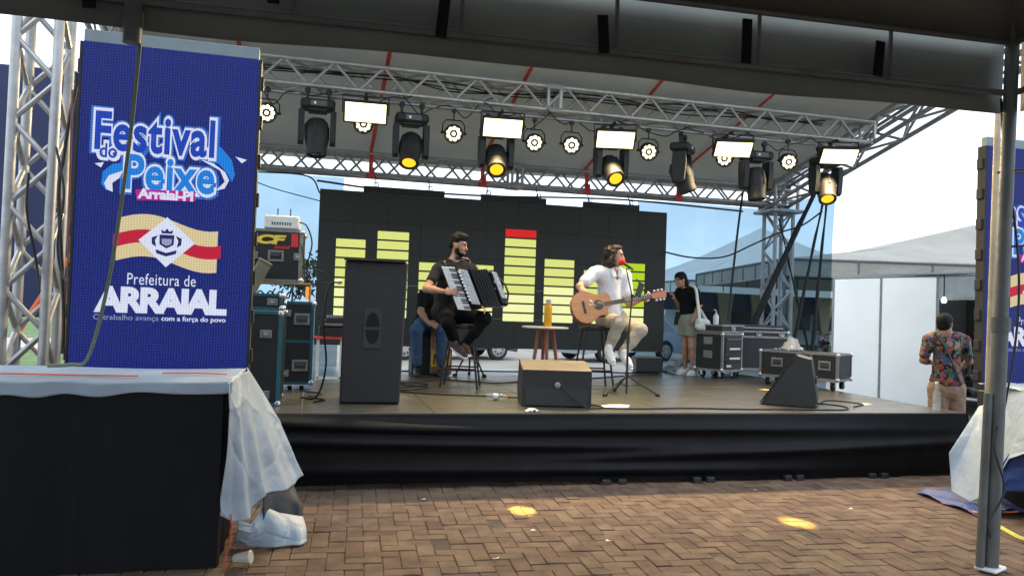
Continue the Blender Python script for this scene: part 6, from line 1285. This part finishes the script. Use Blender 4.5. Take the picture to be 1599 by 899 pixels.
# ------------------------------------------------------------------ vehicles behind the stage
mat('car_silver', (.36, .42, .48), .25, .4, var=.03); mat('car_white', (.6, .6, .6), .25, 0, var=.02); mat('car_dark', (.05, .05, .055), .25, .2, var=.03); mat('car_glass', (.02, .025, .03), .06, 0, var=.02); mat('tyre', (.015, .015, .015), .8); mat('tail_red', (.45, .02, .02), .2); mat('head_clear', (.7, .72, .74), .1)
def car(label, p, rz, m, Ln=4.2, Wd=1.75, Ht=1.48, wb=2.5, suv=False):
    r = thing('parked_car', label, 'car', p, rz); h0 = .24; belt = .92 if not suv else 1.02; xs = Ln/2; wr_ = .31; fa, ra = wb/2+.02, -wb/2
    def arch(cx): return [(cx+(wr_+.07)*math.cos(a), .30+(wr_+.07)*math.sin(a)) for a in [k*math.pi/8 for k in range(9)]]
    prof_ = [(-xs+.05, h0)]+[q for q in arch(ra)[::-1]]+[q for q in arch(fa)[::-1]]+[(xs-.05, h0), (xs, .42), (xs-.03, .66), (xs-.35, .80), (xs-1.05, belt), (-xs+.25, belt+.03), (-xs+.03, belt-.02), (-xs, .60), (-xs, .40)]
    Mc = MX(((1, 0, 0, 0), (0, 0, 1, 0), (0, 1, 0, 0), (0, 0, 0, 1))); MB().prism(prof_, -Wd/2, Wd/2, Mc).build('body', m, r, 25)
    roof = [(xs-1.15, belt), (xs-1.75, Ht-.04), (xs-2.0, Ht), (-xs+(.55 if suv else 1.0), Ht-.02), (-xs+(.15 if suv else .35), belt+.02)]
    n5 = len(roof); vs = [(x, s*(Wd/2-(.06 if z < belt+.1 else .22)), z) for s in (-1, 1) for x, z in roof]
    MB().add(vs, [tuple(range(n5)), tuple(range(2*n5-1, n5-1, -1))]+[(i, i+n5, (i+1) % n5+n5, (i+1) % n5) for i in range(n5)]).build('cabin', m, r, 20)
    for s in (-1, 1):
        yl = lambda z: s*(Wd/2-.06-.16*(z-belt)/(Ht-belt)+.012)
        for a, b, a2, b2 in ((xs-1.32, xs-2.12, xs-1.80, xs-2.12), (xs-2.2, -xs+(.95 if not suv else .9), xs-2.2, -xs+1.15)):
            zt, zl = Ht-.10, belt+.04; MB().add([(a, yl(zl), zl), (b, yl(zl), zl), (b2, yl(zt), zt), (a2, yl(zt), zt)], [(0, 1, 2, 3)]).build('side_window', 'car_glass', r, 0, solid=.006)
        dr = MB().box((xs-2.15, s*(Wd/2+.001), .60), (.012, .006, .62)).build('door_seam', 'car_glass', r, 0); MB().box((xs-2.35, s*(Wd/2+.012), .80), (.16, .02, .03), bev=.008).build('door_handle', m, r, 0)
        MB().box((xs-1.28, s*(Wd/2+.09), belt+.08), (.10, .18, .12), bev=.03).build('mirror', m, r, 30)
        MB().box((xs-.10, s*(Wd/2-.22), .66), (.16, .38, .14), bev=.03).build('headlight', 'head_clear', r, 30); MB().box((-xs+.06, s*(Wd/2-.15), .75), (.12, .28, .18), bev=.03).build('tail_light', 'tail_red', r, 30)
        for cx in (fa, ra):
            Mw_ = MX.Translation((cx, s*(Wd/2-.10), .31)) @ MX.Rotation(R(90), 4, 'X'); wh = MB().lathe([(.20, -.1), (.30, -.1), (.315, -.06), (.315, .06), (.30, .1), (.20, .1)], Mw_, 24).build('wheel', 'tyre', r)
            MB().lathe([(0, s*-.112), (.06, s*-.118), (.20, s*-.112), (.215, s*-.1005)], Mw_, 24).build('rim', 'alu_dull', wh)
            for k in range(7): a = k*2*math.pi/7; MB().box((.12*math.cos(a), .12*math.sin(a), s*-.114), (.06, .05, .006), rz=a, M=Mw_).build('rim_slot', 'tyre', wh, 0)
    MB().add([(xs-1.10, -Wd/2+.14, belt+.05), (xs-1.10, Wd/2-.14, belt+.05), (xs-1.70, Wd/2-.26, Ht-.07), (xs-1.70, -Wd/2+.26, Ht-.07)], [(0, 1, 2, 3)]).build('windscreen', 'car_glass', r, 0, solid=.02)
    MB().box((xs-.02, 0, .45), (.06, Wd*.6, .16), bev=.02).build('grille', 'car_dark', r, 0)
def ground(q): return (q[0], q[1], .005)
pa, pb = V((7.969,22.038,0.0)), V((11.821,23.645,0.0)); dd = pb-pa; 
car('silver blue car behind the right end of the video wall', ground((pa+pb)/2+V((-.25, .75, 0))), math.atan2(dd.y, dd.x)+math.pi, 'car_silver', 4.5, 1.8, 1.5, dd.length if 2 < dd.length < 3.4 else 2.7)
pa, pb = V((2.512,21.849,0.0)), V((5.364,22.486,0.0)); dd = pb-pa
car('dark car whose wheels show below the video wall behind the accordion player', ground((pa+pb)/2+V((-.2, .8, 0))), math.atan2(dd.y, dd.x), 'car_dark', 4.3, 1.75, 1.48, dd.length if 2 < dd.length < 3.4 else 2.6)
car('white estate car parked farther back beside the woman', ground((16.574,32.947,1.26)), .35, 'car_white', 4.4, 1.8, 1.75, 2.6, True)
mb_ = thing('motorcycle', 'dark red motorcycle parked on the grass left of the white booth', 'motorcycle', ground((16.376,22.182,0.335)), R(60))
for x in (-.65, .65):
    Mw_ = MX.Translation((x, 0, .31)) @ MX.Rotation(R(90), 4, 'X'); wh = MB().lathe([(.24, -.05), (.29, -.05), (.31, 0), (.29, .05), (.24, .05)], Mw_, 22).build('wheel', 'tyre', mb_); MB().lathe([(0, -.02), (.04, -.03), (.04, .03), (0, .02)], Mw_, 10).build('hub', 'steel', wh)
    for k in range(6): a = k*math.pi/3; MB().cyl(Mw_ @ V((0, 0, 0)), Mw_ @ V((.25*math.cos(a), .25*math.sin(a), 0)), .012, n=5).build('spoke', 'steel', wh)
MB().box((0, 0, .42), (.42, .26, .34), bev=.05).build('engine', 'alu_dull', mb_, 30); MB().lathe([(0, -.26), (.10, -.22), (.15, 0), (.12, .2), (0, .26)], MX.Translation((.18, 0, .80)) @ MX.Rotation(R(82), 4, 'Y'), 14).build('tank', 'tail_red', mb_); MB().box((-.36, 0, .78), (.68, .26, .10), bev=.04).build('seat', 'rubber', mb_, 30)
for s in (-1, 1): MB().cyl((.65, s*.09, .31), (.42, s*.09, 1.0), .022).build('fork', 'steel', mb_); MB().cyl((.42, s*.05, 1.02), (.30, s*.36, 1.08), .014).build('handlebar', 'rubber', mb_); MB().cyl((.34, s*.28, 1.06), (.36, s*.32, 1.25), .006).build('mirror_stem', 'rubber', mb_)
MB().lathe([(0, -.08), (.09, -.03), (.10, .05), (.08, .07), (0, .07)], MX.Translation((.52, 0, .92)) @ MX.Rotation(R(90), 4, 'Y'), 14).build('headlight', 'head_clear', mb_); MB().tube([(.1, .14, .3), (-.3, .16, .26), (-.75, .17, .36)], .04).build('exhaust', 'steel', mb_); MB().box((-.72, 0, .62), (.32, .16, .05), bev=.02).build('mudguard', 'tail_red', mb_, 30)
# ------------------------------------------------------------------ trees
mat('bark', (.09, .065, .045), .9, var=.3); mat('leaf', (.055, .10, .03), .7, var=.35, scale=3, trans=.25, rnd=.3); mat('leaf_dark', (.035, .07, .025), .7, var=.35, scale=3, trans=.2, rnd=.3)
def tree(p, h, wd, seed, label, m='leaf', n=1500):
    r_ = random.Random(seed); t = thing('tree', label, 'tree', p)
    mb = MB(); top = V((r_.uniform(-.3, .3), r_.uniform(-.3, .3), h*.62)); mb.tube(bez([(0, 0, 0), (top.x*.2, top.y*.5, h*.25), top], 5), [.16*h/6*(1-.65*i/10) for i in range(11)], 8); ends = []
    for k in range(7):
        a = k*.9+r_.random(); b0 = V((top.x*.5, top.y*.5, h*(.28+.05*k))); e_ = V((math.cos(a)*wd*.36, math.sin(a)*wd*.36, h*(.5+.06*k))); mb.tube([b0, b0.lerp(e_, .5)+V((0, 0, .15)), e_], [.06, .045, .02], 6); ends.append(e_)
    mb.build('trunk', 'bark', t)
    cl = [(e_+V((r_.uniform(-.4, .4), r_.uniform(-.4, .4), r_.uniform(-.2, .5)))*1.0, wd*r_.uniform(.16, .26)) for e_ in ends for _ in (0, 1)]+[(V((0, 0, h*.82)), wd*.24)]
    lf = MB()
    for i in range(n):
        c, rr = cl[i % len(cl)]; v = V((r_.gauss(0, 1), r_.gauss(0, 1), r_.gauss(0, .8))).normalized()*rr*r_.uniform(.35, 1.05); q_ = c+v; s = r_.uniform(.10, .22)*wd/4
        a = V((r_.gauss(0, 1), r_.gauss(0, 1), r_.gauss(0, 1))).normalized(); b = a.cross(V((r_.gauss(0, 1), r_.gauss(0, 1), r_.gauss(0, 1)))).normalized()
        lf.add([q_-a*s, q_+b*s*.45, q_+a*s, q_-b*s*.45], [(0, 1, 2, 3)])
    lf.build('crown', m, t, 0)
tl_ = [((-25.643,70.564,0.612), 6.5, 5.5, 'leafy tree at the far left edge behind the truss tower'), ((-25.061,74.545,0.629), 6.0, 5.0, 'low spreading tree seen between the chords of the left tower'), ((-21.04,67.322,0.78), 5.0, 4.6, 'small tree seen through the lower braces of the left tower'),
       ((-22.627,78.051,0.712), 6.4, 5.4, 'tall leafy tree just left of the blue banner'), ((-19.345,71.017,0.837), 5.6, 5.0, 'tree half hidden by the left edge of the blue banner'), ((42.327,87.283,1.443), 5.5, 6.5, 'far dark tree line tree beside the video wall, left of the woman'), ((48.091,88.907,1.597), 5.2, 7, 'far tree behind the standing woman'), ((-2.672,93.631,-0.09), 6.5, 7, 'far tree seen through the left mesh behind the rack case')]
for i, (p, h, wd, lb) in enumerate(tl_): tree((p[0], p[1], 0), h, wd, 20+i, lb, 'leaf' if i % 2 else 'leaf_dark', 1600)
# hanging things around the left tower
cable('strap', [(-2.045,7.4,1.953), (-2.272,7.3,1.511), (-2.544,7.2,0.921)], .022, 'orange_strap', 'orange ratchet strap slanting down behind the left truss tower', 'strap', n=4)
cable('cable', [(-1.835,6.5,3.196), (-1.875,6.5,2.896), (-1.904,6.52,2.627), (-1.921,6.5,2.353), (-1.873,6.5,1.77), (-1.843,6.5,1.382), (-1.841,6.5,1.129)], .014, 'cable_black', 'thick black cable tied down the right chord of the left tower')
cable('cable', [(-2.131,6.5,2.483), (-2.13,6.5,2.193), (-2.075,6.55,1.86), (-2.018,6.5,1.594)], .010, 'cable_black', 'black cable hanging inside the left truss tower')
cable('cable', [(-1.939,6.45,2.684), (-1.857,6.4,2.344), (-1.883,6.4,1.957), (-1.838,6.4,1.72), (-1.703,6.2,1.663)], .009, 'cable_black', 'black cable looping from the left tower to the blue banner')
cable('cable', [(-1.778,6.2,3.072), (-1.76,6.2,2.183), (-1.734,6.2,1.137)], .007, mat('cord_brown', (.22, .09, .06), .8), 'thin reddish cord hanging between the left tower and the banner', 'cord')
